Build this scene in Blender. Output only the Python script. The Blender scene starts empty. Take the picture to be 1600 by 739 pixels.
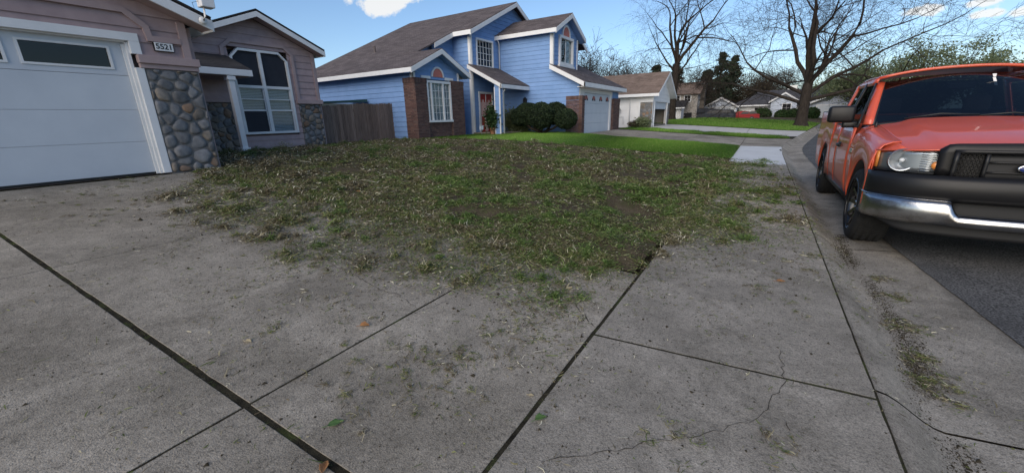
import bpy, bmesh, math, random
import numpy as np
from mathutils import Vector, Matrix, noise as mnoise
random.seed(7); RNG = np.random.default_rng(7)
S = bpy.context.scene
COL = S.collection
R = math.radians

# ------------------------------------------------------------------ camera
# world frame: x across the street (houses at negative x), y along the street, z up; camera above the origin
H = 1.35; FPX = 611.0; PITCH = R(16.75); ROLL = R(-1.35); A0 = R(32.2); CX, CY = 800.0, 369.5
_c, _s = math.cos(PITCH), math.sin(PITCH)
_Rr = np.array([math.cos(A0), math.sin(A0), 0]); _F = np.array([-math.sin(A0), math.cos(A0), 0]); _U = np.array([0, 0, 1.])
_m = [_Rr, -_s*_F - _c*_U, _c*_F - _s*_U]
_cr, _sr = math.cos(ROLL), math.sin(ROLL)
AX = [_cr*_m[0] - _sr*_m[1], _sr*_m[0] + _cr*_m[1], _m[2]]
cam = bpy.data.cameras.new('camera'); camo = bpy.data.objects.new('camera', cam); COL.objects.link(camo)
cam.sensor_fit = 'HORIZONTAL'; cam.sensor_width = 36; cam.lens = FPX/1600*36; cam.clip_end = 3000; cam.clip_start = .05
mw = Matrix.Identity(4)
for i in range(3):
    mw[i][0] = AX[0][i]; mw[i][1] = -AX[1][i]; mw[i][2] = -AX[2][i]
mw[2][3] = H
camo.matrix_world = mw; S.camera = camo

# ------------------------------------------------------------------ sky, sun, exposure
SUN_AZ, SUN_EL = R(178), R(30)
SUN_STRENGTH, SKY_STRENGTH, EXPOSURE = 1.4, .083, 1.0
S.view_settings.view_transform = 'Standard'; S.view_settings.look = 'None'
S.view_settings.gamma = 1; S.view_settings.exposure = EXPOSURE
W = bpy.data.worlds.new('World'); S.world = W; W.use_nodes = True
def build_world():
    nt = W.node_tree; N = nt.nodes; L = nt.links; N.clear()
    out = N.new('ShaderNodeOutputWorld'); bg = N.new('ShaderNodeBackground'); sky = N.new('ShaderNodeTexSky')
    sky.sky_type = 'NISHITA'; sky.sun_disc = False; sky.sun_elevation = SUN_EL; sky.sun_rotation = SUN_AZ
    sky.air_density = 1.0; sky.dust_density = .8; sky.ozone_density = 4; sky.altitude = 0
    tc = N.new('ShaderNodeTexCoord')
    def math_(op, a, b=None, c=None):
        n = N.new('ShaderNodeMath'); n.operation = op
        for i, v in enumerate((a, b, c)):
            if v is None: continue
            if hasattr(v, 'is_linked'): L.new(v, n.inputs[i])
            else: n.inputs[i].default_value = v
        return n.outputs[0]
    def dot(vec):
        n = N.new('ShaderNodeVectorMath'); n.operation = 'DOT_PRODUCT'
        L.new(tc.outputs['Generated'], n.inputs[0]); n.inputs[1].default_value = vec
        return n.outputs['Value']
    nz = N.new('ShaderNodeTexNoise'); nz.inputs['Scale'].default_value = 16; nz.inputs['Detail'].default_value = 7; nz.inputs['Roughness'].default_value = .6
    L.new(tc.outputs['Generated'], nz.inputs['Vector'])
    total = None
    # small fair-weather cumulus: (direction through a picture point, half width, half height in radians)
    for px, py, hw, hh in [(590, 8, .070, .022), (625, -4, .055, .016), (1447, 17, .030, .009), (1548, 22, .025, .007), (1536, 3, .03, .007), (1598, 18, .02, .009), (935, 158, .05, .012), (1700, -40, .09, .03), (300, -160, .12, .04), (1100, -230, .1, .03)]:
        c = Vector(pixray(px, py)).normalized()
        r = c.cross(Vector((0, 0, 1))).normalized(); u = r.cross(c).normalized()
        dc = math_('MAXIMUM', dot(c), .01)
        a = math_('DIVIDE', math_('DIVIDE', dot(r), dc), hw); b = math_('DIVIDE', math_('DIVIDE', dot(u), dc), hh)
        front = math_('GREATER_THAN', dot(c), .2)
        rr = math_('SQRT', math_('ADD', math_('MULTIPLY', a, a), math_('MULTIPLY', b, b)))
        m = math_('MULTIPLY', math_('SUBTRACT', 1.25, rr), front)
        total = m if total is None else math_('MAXIMUM', total, m)
    v = math_('ADD', total, math_('MULTIPLY', math_('SUBTRACT', nz.outputs['Fac'], .62), 3.6))
    mr = N.new('ShaderNodeMapRange'); mr.inputs['From Min'].default_value = 0; mr.inputs['From Max'].default_value = .35
    L.new(v, mr.inputs['Value'])
    gate = math_('MULTIPLY', mr.outputs[0], math_('GREATER_THAN', total, 0.))
    mix = N.new('ShaderNodeMix'); mix.data_type = 'RGBA'
    L.new(math_('MULTIPLY', gate, .8), mix.inputs['Factor']); L.new(sky.outputs[0], mix.inputs['A'])
    mix.inputs['B'].default_value = (6.2, 6.0, 5.6, 1)
    L.new(mix.outputs['Result'], bg.inputs['Color']); bg.inputs['Strength'].default_value = SKY_STRENGTH
    L.new(bg.outputs[0], out.inputs['Surface'])
def pixray(px, py):
    return (AX[0]*(px-CX) + AX[1]*(py-CY))/FPX + AX[2]
build_world()
sl = bpy.data.lights.new('sun', 'SUN'); sl.energy = SUN_STRENGTH; sl.angle = R(60); sl.color = (1, .86, .68)
so = bpy.data.objects.new('sun', sl); COL.objects.link(so)
sd = Vector((math.sin(SUN_AZ)*math.cos(SUN_EL), math.cos(SUN_AZ)*math.cos(SUN_EL), math.sin(SUN_EL)))
so.rotation_euler = sd.to_track_quat('Z', 'Y').to_euler()

# ------------------------------------------------------------------ helpers
def atX(px, py, X):
    d = pixray(px, py); t = X/d[0]; return np.array([X, d[1]*t, H+d[2]*t])
def atY(px, py, Y):
    d = pixray(px, py); t = Y/d[1]; return np.array([d[0]*t, Y, H+d[2]*t])
def smooth(a, b, x):
    t = min(1, max(0, (x-a)/(b-a))); return t*t*(3-2*t)
def kerb_x(Y):                                    # back-of-kerb line: straight, then a gentle bend to the right
    if Y < 17: return .65
    if Y < 23: return .65 + .125*(Y-17)**2/12
    if Y < 56: return .65 + .125*3 + .125*(Y-23)
    return .65+.375+.125*33 + .125*(Y-56) + .045*(Y-56)**2
def gutter_w(Y): return min(1.02, max(.72, .78+.085*(5.6-Y)))
def T(X, Y):                                      # finished ground height
    d = kerb_x(Y) - X
    far = smooth(30, 60, Y)*.25
    gw = gutter_w(Y)
    if d < -gw: z = -.115 + min(.09, (-gw-d)*.02)
    elif d < -.28: z = -.15 + (-.28-d)/(gw-.28)*.035
    elif d < 0: z = -.15 + .15*smooth(-.30, 0, d)
    elif d < 1.4: z = .014*d
    else:
        z = .02 + .068*(d-1.4)
        cap = .60
        if z > cap-.1: z = cap-.1 + .1*(1-math.exp(-(z-cap+.1)/.1))
    if d > 1.4: z += far
    elif d > 0: z += far*d/1.4
    return z
def gpt(px, py):                                  # picture point -> point on the ground
    d = pixray(px, py); z = 0
    for _ in range(30):
        t = (z-H)/d[2]; z = .5*z+.5*T(d[0]*t, d[1]*t)
    return np.array([d[0]*t, d[1]*t, z])
BASE = {}
def tag(o, label=None, cat=None, group=None, kind=None):
    if label: o['label'] = label
    if cat: o['category'] = cat
    if group: o['group'] = group
    if kind: o['kind'] = kind
    return o
def empty(name, loc, label=None, cat=None, group=None, kind=None, rz=0):
    o = bpy.data.objects.new(name, None); COL.objects.link(o); o.location = loc; o.rotation_euler = (0, 0, rz); o.empty_display_size = .2
    BASE[o.name] = np.array(loc, float)
    return tag(o, label, cat, group, kind)
def mk(name, v, f, mat, parent=None, sm=False, local=False):
    v = np.asarray(v, float)
    b = np.zeros(3)
    if parent is not None and not local: b = BASE[parent.name]
    me = bpy.data.meshes.new(name); me.from_pydata((v-b).tolist(), [], [list(map(int, q)) for q in f]); me.update()
    if mat is not None: me.materials.append(mat)
    if sm: me.shade_smooth()
    o = bpy.data.objects.new(name, me); COL.objects.link(o)
    if parent is not None: o.parent = parent
    BASE[o.name] = b
    return o
def mk_np(name, v, f, mat, parent=None, sm=False):
    """fast path: equal-sized faces given as an (n,k) integer array"""
    b = BASE[parent.name] if parent is not None else np.zeros(3)
    v = (np.asarray(v)-b).astype(np.float32); f = np.asarray(f, np.int32); k = f.shape[1]
    me = bpy.data.meshes.new(name)
    me.vertices.add(len(v)); me.vertices.foreach_set('co', v.ravel())
    me.loops.add(f.size); me.loops.foreach_set('vertex_index', f.ravel())
    me.polygons.add(len(f)); me.polygons.foreach_set('loop_start', np.arange(0, f.size, k, dtype=np.int32))
    me.polygons.foreach_set('loop_total', np.full(len(f), k, np.int32))
    me.update(calc_edges=True)
    if mat is not None: me.materials.append(mat)
    if sm: me.shade_smooth()
    o = bpy.data.objects.new(name, me); COL.objects.link(o)
    if parent is not None: o.parent = parent
    BASE[o.name] = b
    return o
class MB:
    def __init__(s): s.v = []; s.f = []
    def add(s, v, f):
        n = len(s.v); s.v += [tuple(map(float, p)) for p in v]; s.f += [[n+i for i in q] for q in f]; return s
    def box(s, x0, x1, y0, y1, z0, z1):
        v = [(x, y, z) for z in (z0, z1) for y in (y0, y1) for x in (x0, x1)]
        return s.add(v, [(0, 2, 3, 1), (4, 5, 7, 6), (0, 1, 5, 4), (2, 6, 7, 3), (0, 4, 6, 2), (1, 3, 7, 5)])
    def prism(s, a, b):                           # two equal rings of points
        n = len(a); return s.add(list(a)+list(b), [list(range(n))[::-1], list(range(n, 2*n))]+[(i, (i+1) % n, n+(i+1) % n, n+i) for i in range(n)])
    def tube(s, pts, rad, n=6, cap=True):
        pts = [np.asarray(p, float) for p in pts]; rings = []
        for i, p in enumerate(pts):
            d = pts[min(i+1, len(pts)-1)]-pts[max(i-1, 0)]; d = d/(np.linalg.norm(d)+1e-9)
            a = np.cross(d, (0, 0, 1) if abs(d[2]) < .9 else (1, 0, 0)); a /= np.linalg.norm(a); b = np.cross(d, a)
            r = rad[i] if hasattr(rad, '__len__') else rad
            rings.append([p+r*(math.cos(t)*a+math.sin(t)*b) for t in np.arange(n)*2*math.pi/n])
        v = [p for r in rings for p in r]; f = []
        for i in range(len(pts)-1):
            f += [(i*n+j, i*n+(j+1) % n, (i+1)*n+(j+1) % n, (i+1)*n+j) for j in range(n)]
        if cap: f += [list(range(n))[::-1], list(range((len(pts)-1)*n, len(pts)*n))]
        return s.add(v, f)
    def lathe(s, prof, c, axis='z', n=24):        # prof: (radius, height)
        v = []; f = []; m = len(prof)
        for r, h in prof:
            for t in np.arange(n)*2*math.pi/n:
                a, b = r*math.cos(t), r*math.sin(t)
                v.append((c[0]+(h if axis == 'x' else a), c[1]+(h if axis == 'y' else (a if axis == 'x' else b)), c[2]+(h if axis == 'z' else b)))
        for i in range(m-1): f += [(i*n+j, i*n+(j+1) % n, (i+1)*n+(j+1) % n, (i+1)*n+j) for j in range(n)]
        return s.add(v, f)
    def grid(s, P):                               # P[i][j] points
        n, m = len(P), len(P[0]); return s.add([p for r in P for p in r], [(i*m+j, i*m+j+1, (i+1)*m+j+1, (i+1)*m+j) for i in range(n-1) for j in range(m-1)])
    def ell(s, c, r, n=12, m=8):
        v = [(c[0]+r[0]*math.sin(p)*math.cos(t), c[1]+r[1]*math.sin(p)*math.sin(t), c[2]+r[2]*math.cos(p)) for p in np.linspace(0.02, math.pi-.02, m) for t in np.arange(n)*2*math.pi/n]
        f = [(i*n+j, (i+1)*n+j, (i+1)*n+(j+1) % n, i*n+(j+1) % n) for i in range(m-1) for j in range(n)]+[list(range(n)), list(range((m-1)*n, m*n))[::-1]]
        return s.add(v, f)
    def build(s, name, mat, parent=None, sm=False, local=False, bevel=0, solid=0, sub=0):
        o = mk(name, s.v, s.f, mat, parent, sm, local)
        if solid: md = o.modifiers.new('thickness', 'SOLIDIFY'); md.thickness = solid; md.offset = -1
        if bevel: md = o.modifiers.new('bevel', 'BEVEL'); md.width = bevel; md.segments = 2; md.limit_method = 'ANGLE'; md.angle_limit = R(40)
        if sub: md = o.modifiers.new('sub', 'SUBSURF'); md.levels = sub; md.render_levels = sub
        return o
def fixn(o):
    bm = bmesh.new(); bm.from_mesh(o.data); bmesh.ops.recalc_face_normals(bm, faces=bm.faces); bm.to_mesh(o.data); bm.free(); return o

# vertical planes of the walls: fx(X) faces the street (+x), fy(Y) faces back down the street (-y)
class Pl:
    def __init__(s, kind, at): s.k = kind; s.at = at
    def p(s, u, z, o=0.): return (s.at+o, u, z) if s.k == 'x' else (u, s.at-o, z)
    def box(s, mb, u0, u1, z0, z1, o0, o1): return s.poly(mb, [(u0, z0), (u1, z0), (u1, z1), (u0, z1)], o0, o1)
    def poly(s, mb, poly, o0, o1): return mb.prism([s.p(u, z, o0) for u, z in poly], [s.p(u, z, o1) for u, z in poly])
    def strip(s, mb, pts, w, o0, o1):             # board of width w following a polyline, mitred at the bends
        P = [np.array(p, float) for p in pts]; A = []; B = []
        for i, p in enumerate(P):
            n = []
            for q0, q1 in ((P[i-1], p) if i else None, (p, P[i+1]) if i < len(P)-1 else None) if 0 < i < len(P)-1 else ((P[i-1], p),) if i else ((p, P[i+1]),):
                d = (q1-q0)/np.linalg.norm(q1-q0); n.append(np.array([-d[1], d[0]]))
            m = sum(n); m /= np.linalg.norm(m); k = w/2/max(.4, m@n[0]); A.append(p+m*k); B.append(p-m*k)
        for i in range(len(P)-1): s.poly(mb, [tuple(B[i]), tuple(B[i+1]), tuple(A[i+1]), tuple(A[i])], o0, o1)
        return mb
fx = lambda X: Pl('x', X)
fy = lambda Y: Pl('y', Y)
def part(parent, name, mat, pl, *boxes, bevel=0, sm=False):
    mb = MB()
    for b in boxes: pl.box(mb, *b)
    return mb.build(name, mat, parent, bevel=bevel)

# ------------------------------------------------------------------ materials
def newmat(name):
    m = bpy.data.materials.new(name); m.use_nodes = True; nt = m.node_tree
    return m, nt.nodes, nt.links, nt.nodes['Principled BSDF']
def ramp(N, stops):
    r = N.new('ShaderNodeValToRGB'); e = r.color_ramp.elements
    while len(e) < len(stops): e.new(.5)
    for i, (p, c) in enumerate(stops): e[i].position = p; e[i].color = (*c, 1)
    return r
def surf(name, a, b, scale=6, rough=.8, bump=.15, bscale=60, spec=.3, detail=5, dist=.01, stretch=(1, 1, 1), speck=0, metal=0, stain=None, objrand=0, coat=0, spec_tint=None):
    m, N, L, P = newmat(name)
    tc = N.new('ShaderNodeTexCoord'); mp = N.new('ShaderNodeMapping'); mp.inputs['Scale'].default_value = stretch
    L.new(tc.outputs['Object'], mp.inputs['Vector'])
    def nz(sc, det=detail, ro=.6):
        n = N.new('ShaderNodeTexNoise'); n.inputs['Scale'].default_value = sc; n.inputs['Detail'].default_value = det; n.inputs['Roughness'].default_value = ro
        L.new(mp.outputs[0], n.inputs['Vector']); return n
    def mix(fac, A, B, mode='MIX'):
        x = N.new('ShaderNodeMix'); x.data_type = 'RGBA'; x.blend_type = mode
        for s, v in (('Factor', fac), ('A', A), ('B', B)):
            if hasattr(v, 'is_linked'): L.new(v, x.inputs[s])
            elif s == 'Factor': x.inputs[s].default_value = v
            else: x.inputs[s].default_value = (*v, 1)
        return x.outputs['Result']
    r = ramp(N, [(.32, a), (.68, b)]); L.new(nz(scale).outputs['Fac'], r.inputs['Fac']); col = r.outputs['Color']
    if speck:
        r2 = ramp(N, [(.36, (1-speck,)*3), (.5, (1, 1, 1)), (.64, (1+speck,)*3)]); L.new(nz(bscale*1.6, 2).outputs['Fac'], r2.inputs['Fac'])
        col = mix(1., col, r2.outputs['Color'], 'MULTIPLY')
    if stain:
        sc, lo, hi, c = stain
        r3 = ramp(N, [(lo, (0, 0, 0)), (hi, (1, 1, 1))]); L.new(nz(sc, 6, .65).outputs['Fac'], r3.inputs['Fac'])
        col = mix(r3.outputs['Color'], col, c)
    if objrand:
        oi = N.new('ShaderNodeObjectInfo'); r4 = ramp(N, [(0, (1-objrand,)*3), (1, (1+objrand,)*3)]); L.new(oi.outputs['Random'], r4.inputs['Fac'])
        col = mix(1., col, r4.outputs['Color'], 'MULTIPLY')
    L.new(col, P.inputs['Base Color'])
    P.inputs['Roughness'].default_value = rough; P.inputs['Specular IOR Level'].default_value = spec; P.inputs['Metallic'].default_value = metal
    if coat: P.inputs['Coat Weight'].default_value = coat; P.inputs['Coat Roughness'].default_value = .06
    if bump:
        bn = N.new('ShaderNodeBump'); bn.inputs['Strength'].default_value = bump; bn.inputs['Distance'].default_value = dist
        L.new(nz(bscale, 4).outputs['Fac'], bn.inputs['Height']); L.new(bn.outputs[0], P.inputs['Normal'])
    return m
def island(name, stops, rough=.85, spec=.15, trans=0):
    m, N, L, P = newmat(name); g = N.new('ShaderNodeNewGeometry'); r = ramp(N, stops); L.new(g.outputs['Random Per Island'], r.inputs['Fac'])
    L.new(r.outputs[0], P.inputs['Base Color']); P.inputs['Roughness'].default_value = rough; P.inputs['Specular IOR Level'].default_value = spec
    if trans:
        t = N.new('ShaderNodeBsdfTranslucent'); L.new(r.outputs[0], t.inputs['Color']); mx = N.new('ShaderNodeMixShader'); mx.inputs[0].default_value = trans
        L.new(P.outputs[0], mx.inputs[1]); L.new(t.outputs[0], mx.inputs[2]); L.new(mx.outputs[0], N['Material Output'].inputs['Surface'])
    return m
def glass(name, tint=(.9, .95, .97), refl=1.0, ior=1.5):
    m, N, L, P = newmat(name); N.remove(P)
    tr = N.new('ShaderNodeBsdfTransparent'); tr.inputs[0].default_value = (*tint, 1); gl = N.new('ShaderNodeBsdfGlossy'); gl.inputs['Roughness'].default_value = .015
    gl.inputs['Color'].default_value = (refl, refl, refl, 1)
    fr = N.new('ShaderNodeFresnel'); fr.inputs['IOR'].default_value = ior; mx = N.new('ShaderNodeMixShader')
    ge = N.new('ShaderNodeNewGeometry'); inv = N.new('ShaderNodeMath'); inv.operation = 'SUBTRACT'; inv.inputs[0].default_value = 1; L.new(ge.outputs['Backfacing'], inv.inputs[1]); ml = N.new('ShaderNodeMath'); ml.operation = 'MULTIPLY'; L.new(fr.outputs[0], ml.inputs[0]); L.new(inv.outputs[0], ml.inputs[1])
    L.new(ml.outputs[0], mx.inputs[0]); L.new(tr.outputs[0], mx.inputs[1]); L.new(gl.outputs[0], mx.inputs[2]); L.new(mx.outputs[0], N['Material Output'].inputs['Surface'])
    return m
def roofmat(name, a, b, c):
    m, N, L, P = newmat(name); tc = N.new('ShaderNodeTexCoord'); sp = N.new('ShaderNodeSeparateXYZ'); L.new(tc.outputs['Object'], sp.inputs[0])
    ad = N.new('ShaderNodeMath'); ad.operation = 'ADD'; L.new(sp.outputs[0], ad.inputs[0]); L.new(sp.outputs[1], ad.inputs[1])
    zs = N.new('ShaderNodeMath'); zs.operation = 'MULTIPLY'; zs.inputs[1].default_value = 2.1; L.new(sp.outputs[2], zs.inputs[0])
    cb = N.new('ShaderNodeCombineXYZ'); L.new(ad.outputs[0], cb.inputs[0]); L.new(zs.outputs[0], cb.inputs[1])
    bt = N.new('ShaderNodeTexBrick'); L.new(cb.outputs[0], bt.inputs['Vector']); bt.inputs['Scale'].default_value = 1; bt.inputs['Brick Width'].default_value = .33; bt.inputs['Row Height'].default_value = .14
    bt.inputs['Mortar Size'].default_value = .006; bt.inputs['Color1'].default_value = (*a, 1); bt.inputs['Color2'].default_value = (*b, 1); bt.inputs['Mortar'].default_value = (*c, 1); bt.inputs['Bias'].default_value = 0
    nz = N.new('ShaderNodeTexNoise'); nz.inputs['Scale'].default_value = 1.3; nz.inputs['Detail'].default_value = 8; nz.inputs['Roughness'].default_value = .7; L.new(tc.outputs['Object'], nz.inputs['Vector'])
    r = ramp(N, [(.3, (.72,)*3), (.7, (1.25,)*3)]); L.new(nz.outputs['Fac'], r.inputs[0])
    mx = N.new('ShaderNodeMix'); mx.data_type = 'RGBA'; mx.blend_type = 'MULTIPLY'; mx.inputs['Factor'].default_value = 1
    L.new(bt.outputs['Color'], mx.inputs['A']); L.new(r.outputs[0], mx.inputs['B']); L.new(mx.outputs['Result'], P.inputs['Base Color'])
    bn = N.new('ShaderNodeBump'); bn.inputs['Strength'].default_value = .5; bn.inputs['Distance'].default_value = .012; L.new(bt.outputs['Color'], bn.inputs['Height']); L.new(bn.outputs[0], P.inputs['Normal'])
    P.inputs['Roughness'].default_value = .95; P.inputs['Specular IOR Level'].default_value = .1
    return m
def plain(name, c, rough=.5, metal=0, spec=.5, coat=0, emit=None):
    m, N, L, P = newmat(name); P.inputs['Base Color'].default_value = (*c, 1); P.inputs['Roughness'].default_value = rough; P.inputs['Metallic'].default_value = metal
    P.inputs['Specular IOR Level'].default_value = spec
    if coat: P.inputs['Coat Weight'].default_value = coat; P.inputs['Coat Roughness'].default_value = .05
    return m
def concrete(name, lo, hi, stain, grit=.3, amount=.5):
    m, N, L, P = newmat(name); tc = N.new('ShaderNodeTexCoord')
    def nz(sc, det=4, ro=.6):
        n = N.new('ShaderNodeTexNoise'); n.inputs['Scale'].default_value = sc; n.inputs['Detail'].default_value = det; n.inputs['Roughness'].default_value = ro; L.new(tc.outputs['Object'], n.inputs['Vector']); return n.outputs['Fac']
    def mul(col, fac, stops):
        q = ramp(N, stops); L.new(fac, q.inputs[0]); x = N.new('ShaderNodeMix'); x.data_type = 'RGBA'; x.blend_type = 'MULTIPLY'; x.inputs['Factor'].default_value = 1; L.new(col, x.inputs['A']); L.new(q.outputs[0], x.inputs['B']); return x.outputs['Result']
    q = ramp(N, [(.32, tuple(c*.86 for c in lo)), (.68, tuple(c*1.06 for c in hi))]); L.new(nz(1.3, 9, .68), q.inputs[0]); col = q.outputs[0]
    x = N.new('ShaderNodeMix'); x.data_type = 'RGBA'; q2 = ramp(N, [(.47, (0, 0, 0)), (.66, (amount,)*3)]); L.new(nz(.75, 10, .72), q2.inputs[0]); L.new(q2.outputs[0], x.inputs['Factor']); L.new(col, x.inputs['A']); x.inputs['B'].default_value = (*stain, 1); col = x.outputs['Result']
    col = mul(col, nz(9, 6, .7), [(.3, (1-grit*.7,)*3), (.7, (1+grit*.5,)*3)])
    col = mul(col, nz(55, 3, .7), [(.34, (1-grit*1.5,)*3), (.46, (1, 1, 1)), (.60, (1, 1, 1)), (.72, (1+grit*1.3,)*3)])
    col = mul(col, nz(150, 2), [(.32, (1-grit*1.4,)*3), (.48, (1, 1, 1)), (.68, (1+grit,)*3)])
    oi = N.new('ShaderNodeObjectInfo'); col = mul(col, oi.outputs['Random'], [(0, (.88,)*3), (1, (1.12,)*3)])
    L.new(col, P.inputs['Base Color']); P.inputs['Roughness'].default_value = .93; P.inputs['Specular IOR Level'].default_value = .2
    ad = N.new('ShaderNodeMath'); ad.operation = 'ADD'; L.new(nz(60, 4, .75), ad.inputs[0]); L.new(nz(170, 2), ad.inputs[1]); b = N.new('ShaderNodeBump'); b.inputs['Strength'].default_value = .9; b.inputs['Distance'].default_value = .004; L.new(ad.outputs[0], b.inputs['Height']); L.new(b.outputs[0], P.inputs['Normal'])
    return m
M = dict(
    concrete=concrete('concrete', (.238, .212, .172), (.335, .300, .248), (.14, .123, .096), .26, .8),
    concrete_walk=concrete('concrete_walk', (.270, .244, .203), (.360, .325, .274), (.17, .152, .122), .26, .7),
    concrete_kerb=concrete('concrete_kerb', (.25, .226, .188), (.345, .313, .265), (.13, .115, .092), .28, .85),
    concrete_new=surf('concrete_new', (.47, .48, .48), (.56, .57, .57), 1.4, .9, .3, 120, .25, speck=.1, dist=.003),
    concrete_pale=surf('concrete_pale', (.42, .40, .37), (.52, .50, .47), 1.0, .9, .3, 120, .25, speck=.1, dist=.003),
    asphalt=surf('asphalt', (.06, .06, .06), (.11, .108, .105), 1.6, .95, .9, 45, .2, speck=.7, dist=.006, stain=(.8, .55, .72, (.035, .035, .036))),
    ground=surf('ground_earth', (.06, .05, .035), (.10, .085, .05), 2, .95, .5, 40, .1, dist=.02),
    soil=surf('soil', (.06, .048, .032), (.115, .094, .06), 5, .98, .9, 70, .05, speck=.45, dist=.02, stain=(2.2, .5, .68, (.055, .065, .022))),
    lawn=surf('lawn_soil', (.045, .09, .016), (.08, .13, .03), 4, .98, .8, 90, .05, speck=.4, dist=.02),
    joint=surf('joint_dirt', (.018, .016, .012), (.045, .040, .027), 14, .98, .8, 120, .05, stain=(5, .52, .64, (.05, .06, .022))),
    crack=plain('crack_dark', (.045, .041, .036), .95, spec=.1),
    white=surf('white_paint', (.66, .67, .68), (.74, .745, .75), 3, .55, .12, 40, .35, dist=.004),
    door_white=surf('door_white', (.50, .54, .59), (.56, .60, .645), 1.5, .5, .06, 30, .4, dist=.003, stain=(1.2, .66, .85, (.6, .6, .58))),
    mauve=surf('mauve_paint', (.33, .25, .255), (.40, .305, .305), 5, .8, .3, 90, .25, dist=.004, stretch=(1, 1, 1), objrand=.06),
    mauve_trim=surf('mauve_trim', (.35, .265, .265), (.40, .305, .30), 5, .75, .2, 60, .25, dist=.004),
    blue=surf('blue_paint', (.165, .29, .53), (.195, .325, .585), 3, .75, .2, 60, .3, dist=.004, objrand=.05),
    offwhite=surf('offwhite_wall', (.68, .68, .68), (.75, .75, .75), 2, .8, .2, 50, .25, objrand=.03),
    greyblue=surf('greyblue_wall', (.42, .47, .55), (.48, .53, .62), 2, .8, .2, 50, .25),
    tan=surf('tan_wall', (.30, .28, .25), (.36, .33, .30), 2, .8, .2, 50, .25),
    roof_brown=roofmat('roof_brown', (.095, .082, .082), (.135, .115, .115), (.055, .044, .04)),
    roof_dark=roofmat('roof_dark', (.035, .034, .036), (.055, .052, .052), (.02, .02, .02)),
    roof_tan=roofmat('roof_tan', (.17, .125, .10), (.22, .165, .135), (.09, .07, .06)),
    roof_grey=roofmat('roof_grey', (.06, .06, .065), (.085, .084, .09), (.035, .035, .035)),
    mortar=surf('mortar', (.14, .134, .128), (.20, .192, .182), 14, .95, .7, 90, .1, dist=.006),
    brick_mortar=surf('brick_mortar', (.17, .15, .14), (.22, .195, .18), 14, .95, .5, 90, .1),
    brick=island('brick', [(0, (.085, .055, .052)), (.4, (.125, .075, .068)), (.75, (.155, .095, .082)), (1, (.12, .088, .082))], .9),
    glass=glass('window_glass', (.75, .8, .82)),
    dark_glass=glass('dark_glass', (.12, .13, .15)),
    screen=surf('dark_screen', (.022, .025, .034), (.03, .034, .045), 3, .75, .1, 300, .3),
    blind=plain('blind_white', (.62, .64, .66), .6),
    interior=plain('dark_interior', (.02, .02, .022), .9, spec=.1),
    fence=surf('fence_wood', (.115, .085, .07), (.22, .165, .14), 5, .92, .7, 60, .1, stretch=(8, 8, .5), dist=.01, objrand=.25),
    red=surf('red_paint', (.30, .035, .03), (.38, .05, .04), 6, .5, .1, 40),
    coral=plain('coral_panel', (.55, .17, .13), .6),
    bark=surf('bark', (.022, .018, .015), (.05, .041, .035), 5, .95, .9, 14, .1, stretch=(2, 2, .5), dist=.04),
    twig=plain('twig', (.032, .026, .022), .95, spec=.1),
    metal=plain('galvanised_metal', (.45, .46, .47), .4, 1),
    chrome=plain('chrome', (.75, .76, .78), .12, 1),
    pot=surf('terracotta', (.35, .16, .09), (.42, .2, .11), 8, .8, .2, 60),
    beige=surf('beige_panel', (.42, .36, .26), (.5, .43, .32), 3, .8, .15, 50),
    green_cap=plain('green_cap', (.04, .10, .08), .6),
    stone_a=surf('stone_grey', (.12, .124, .13), (.215, .215, .22), 9, .9, .7, 50, .15, dist=.01, objrand=.25),
    stone_b=surf('stone_brown', (.15, .13, .11), (.23, .20, .17), 9, .9, .7, 50, .15, dist=.01, objrand=.25),
    stone_c=surf('stone_rust', (.19, .13, .09), (.27, .19, .14), 9, .9, .7, 50, .15, dist=.01, objrand=.2),
    stone_d=surf('stone_blue', (.11, .115, .122), (.19, .195, .205), 9, .9, .7, 50, .15, dist=.01, objrand=.25),
    crumb=surf('crumb', (.03, .026, .018), (.065, .055, .038), 30, .98, 0, 1, .05),
    black=plain('black_plastic', (.012, .012, .013), .45),
    digits=plain('digit_black', (.01, .01, .01), .5),
)

# ------------------------------------------------------------------ ground and paving
def sheet(name, xs, ys, off, mat, kind='structure', dcoord=False, bump=None, parent=None):
    V = []
    for y in ys:
        k = kerb_x(y) if dcoord else 0
        for x in xs:
            X = k-x if dcoord else x
            V.append((X, y, T(X, y)+off+(bump(X, y) if bump else 0)))
    n = len(xs); f = np.array([(i*n+j, i*n+j+1, (i+1)*n+j+1, (i+1)*n+j) for i in range(len(ys)-1) for j in range(n-1)])
    o = mk_np(name, np.array(V), f, mat, parent)
    o = fixn(o)
    if o.data.polygons[0].normal.z < 0: o.data.flip_normals()
    if parent is None: tag(o, kind=kind)
    return o
ax = np.concatenate([-np.geomspace(400, 16, 14), np.arange(-15, 15, .6), np.geomspace(15, 400, 14)])
ay = np.concatenate([-np.geomspace(200, 8, 8), np.arange(-7, 62, .8), np.geomspace(62, 1200, 16)])
sheet('ground', ax, ay, -.09, M['ground'])
ylong = np.concatenate([np.arange(-30, 56, .5), np.arange(56, 72, .5)])
def road_edge(y): return .02*mnoise.noise((y*2.3, 3, 0))+.012*mnoise.noise((y*9, 8, 0))
def build_road():
    V = []; ds = [0, .2, .8, 2.3, 4.3, 6.8, 8.8]
    for y in np.arange(-30, 74, .25):
        for j, d in enumerate(ds):
            X = kerb_x(y)+gutter_w(y)-.02+d+(road_edge(y) if j == 0 else 0); V.append((X, y, T(X, y)+.004))
    n = len(ds); k = len(V)//n
    o = mk_np('road', np.array(V), np.array([(i*n+j, i*n+j+1, (i+1)*n+j+1, (i+1)*n+j) for i in range(k-1) for j in range(n-1)]), M['asphalt'])
    tag(o, kind='structure')
build_road()
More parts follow.
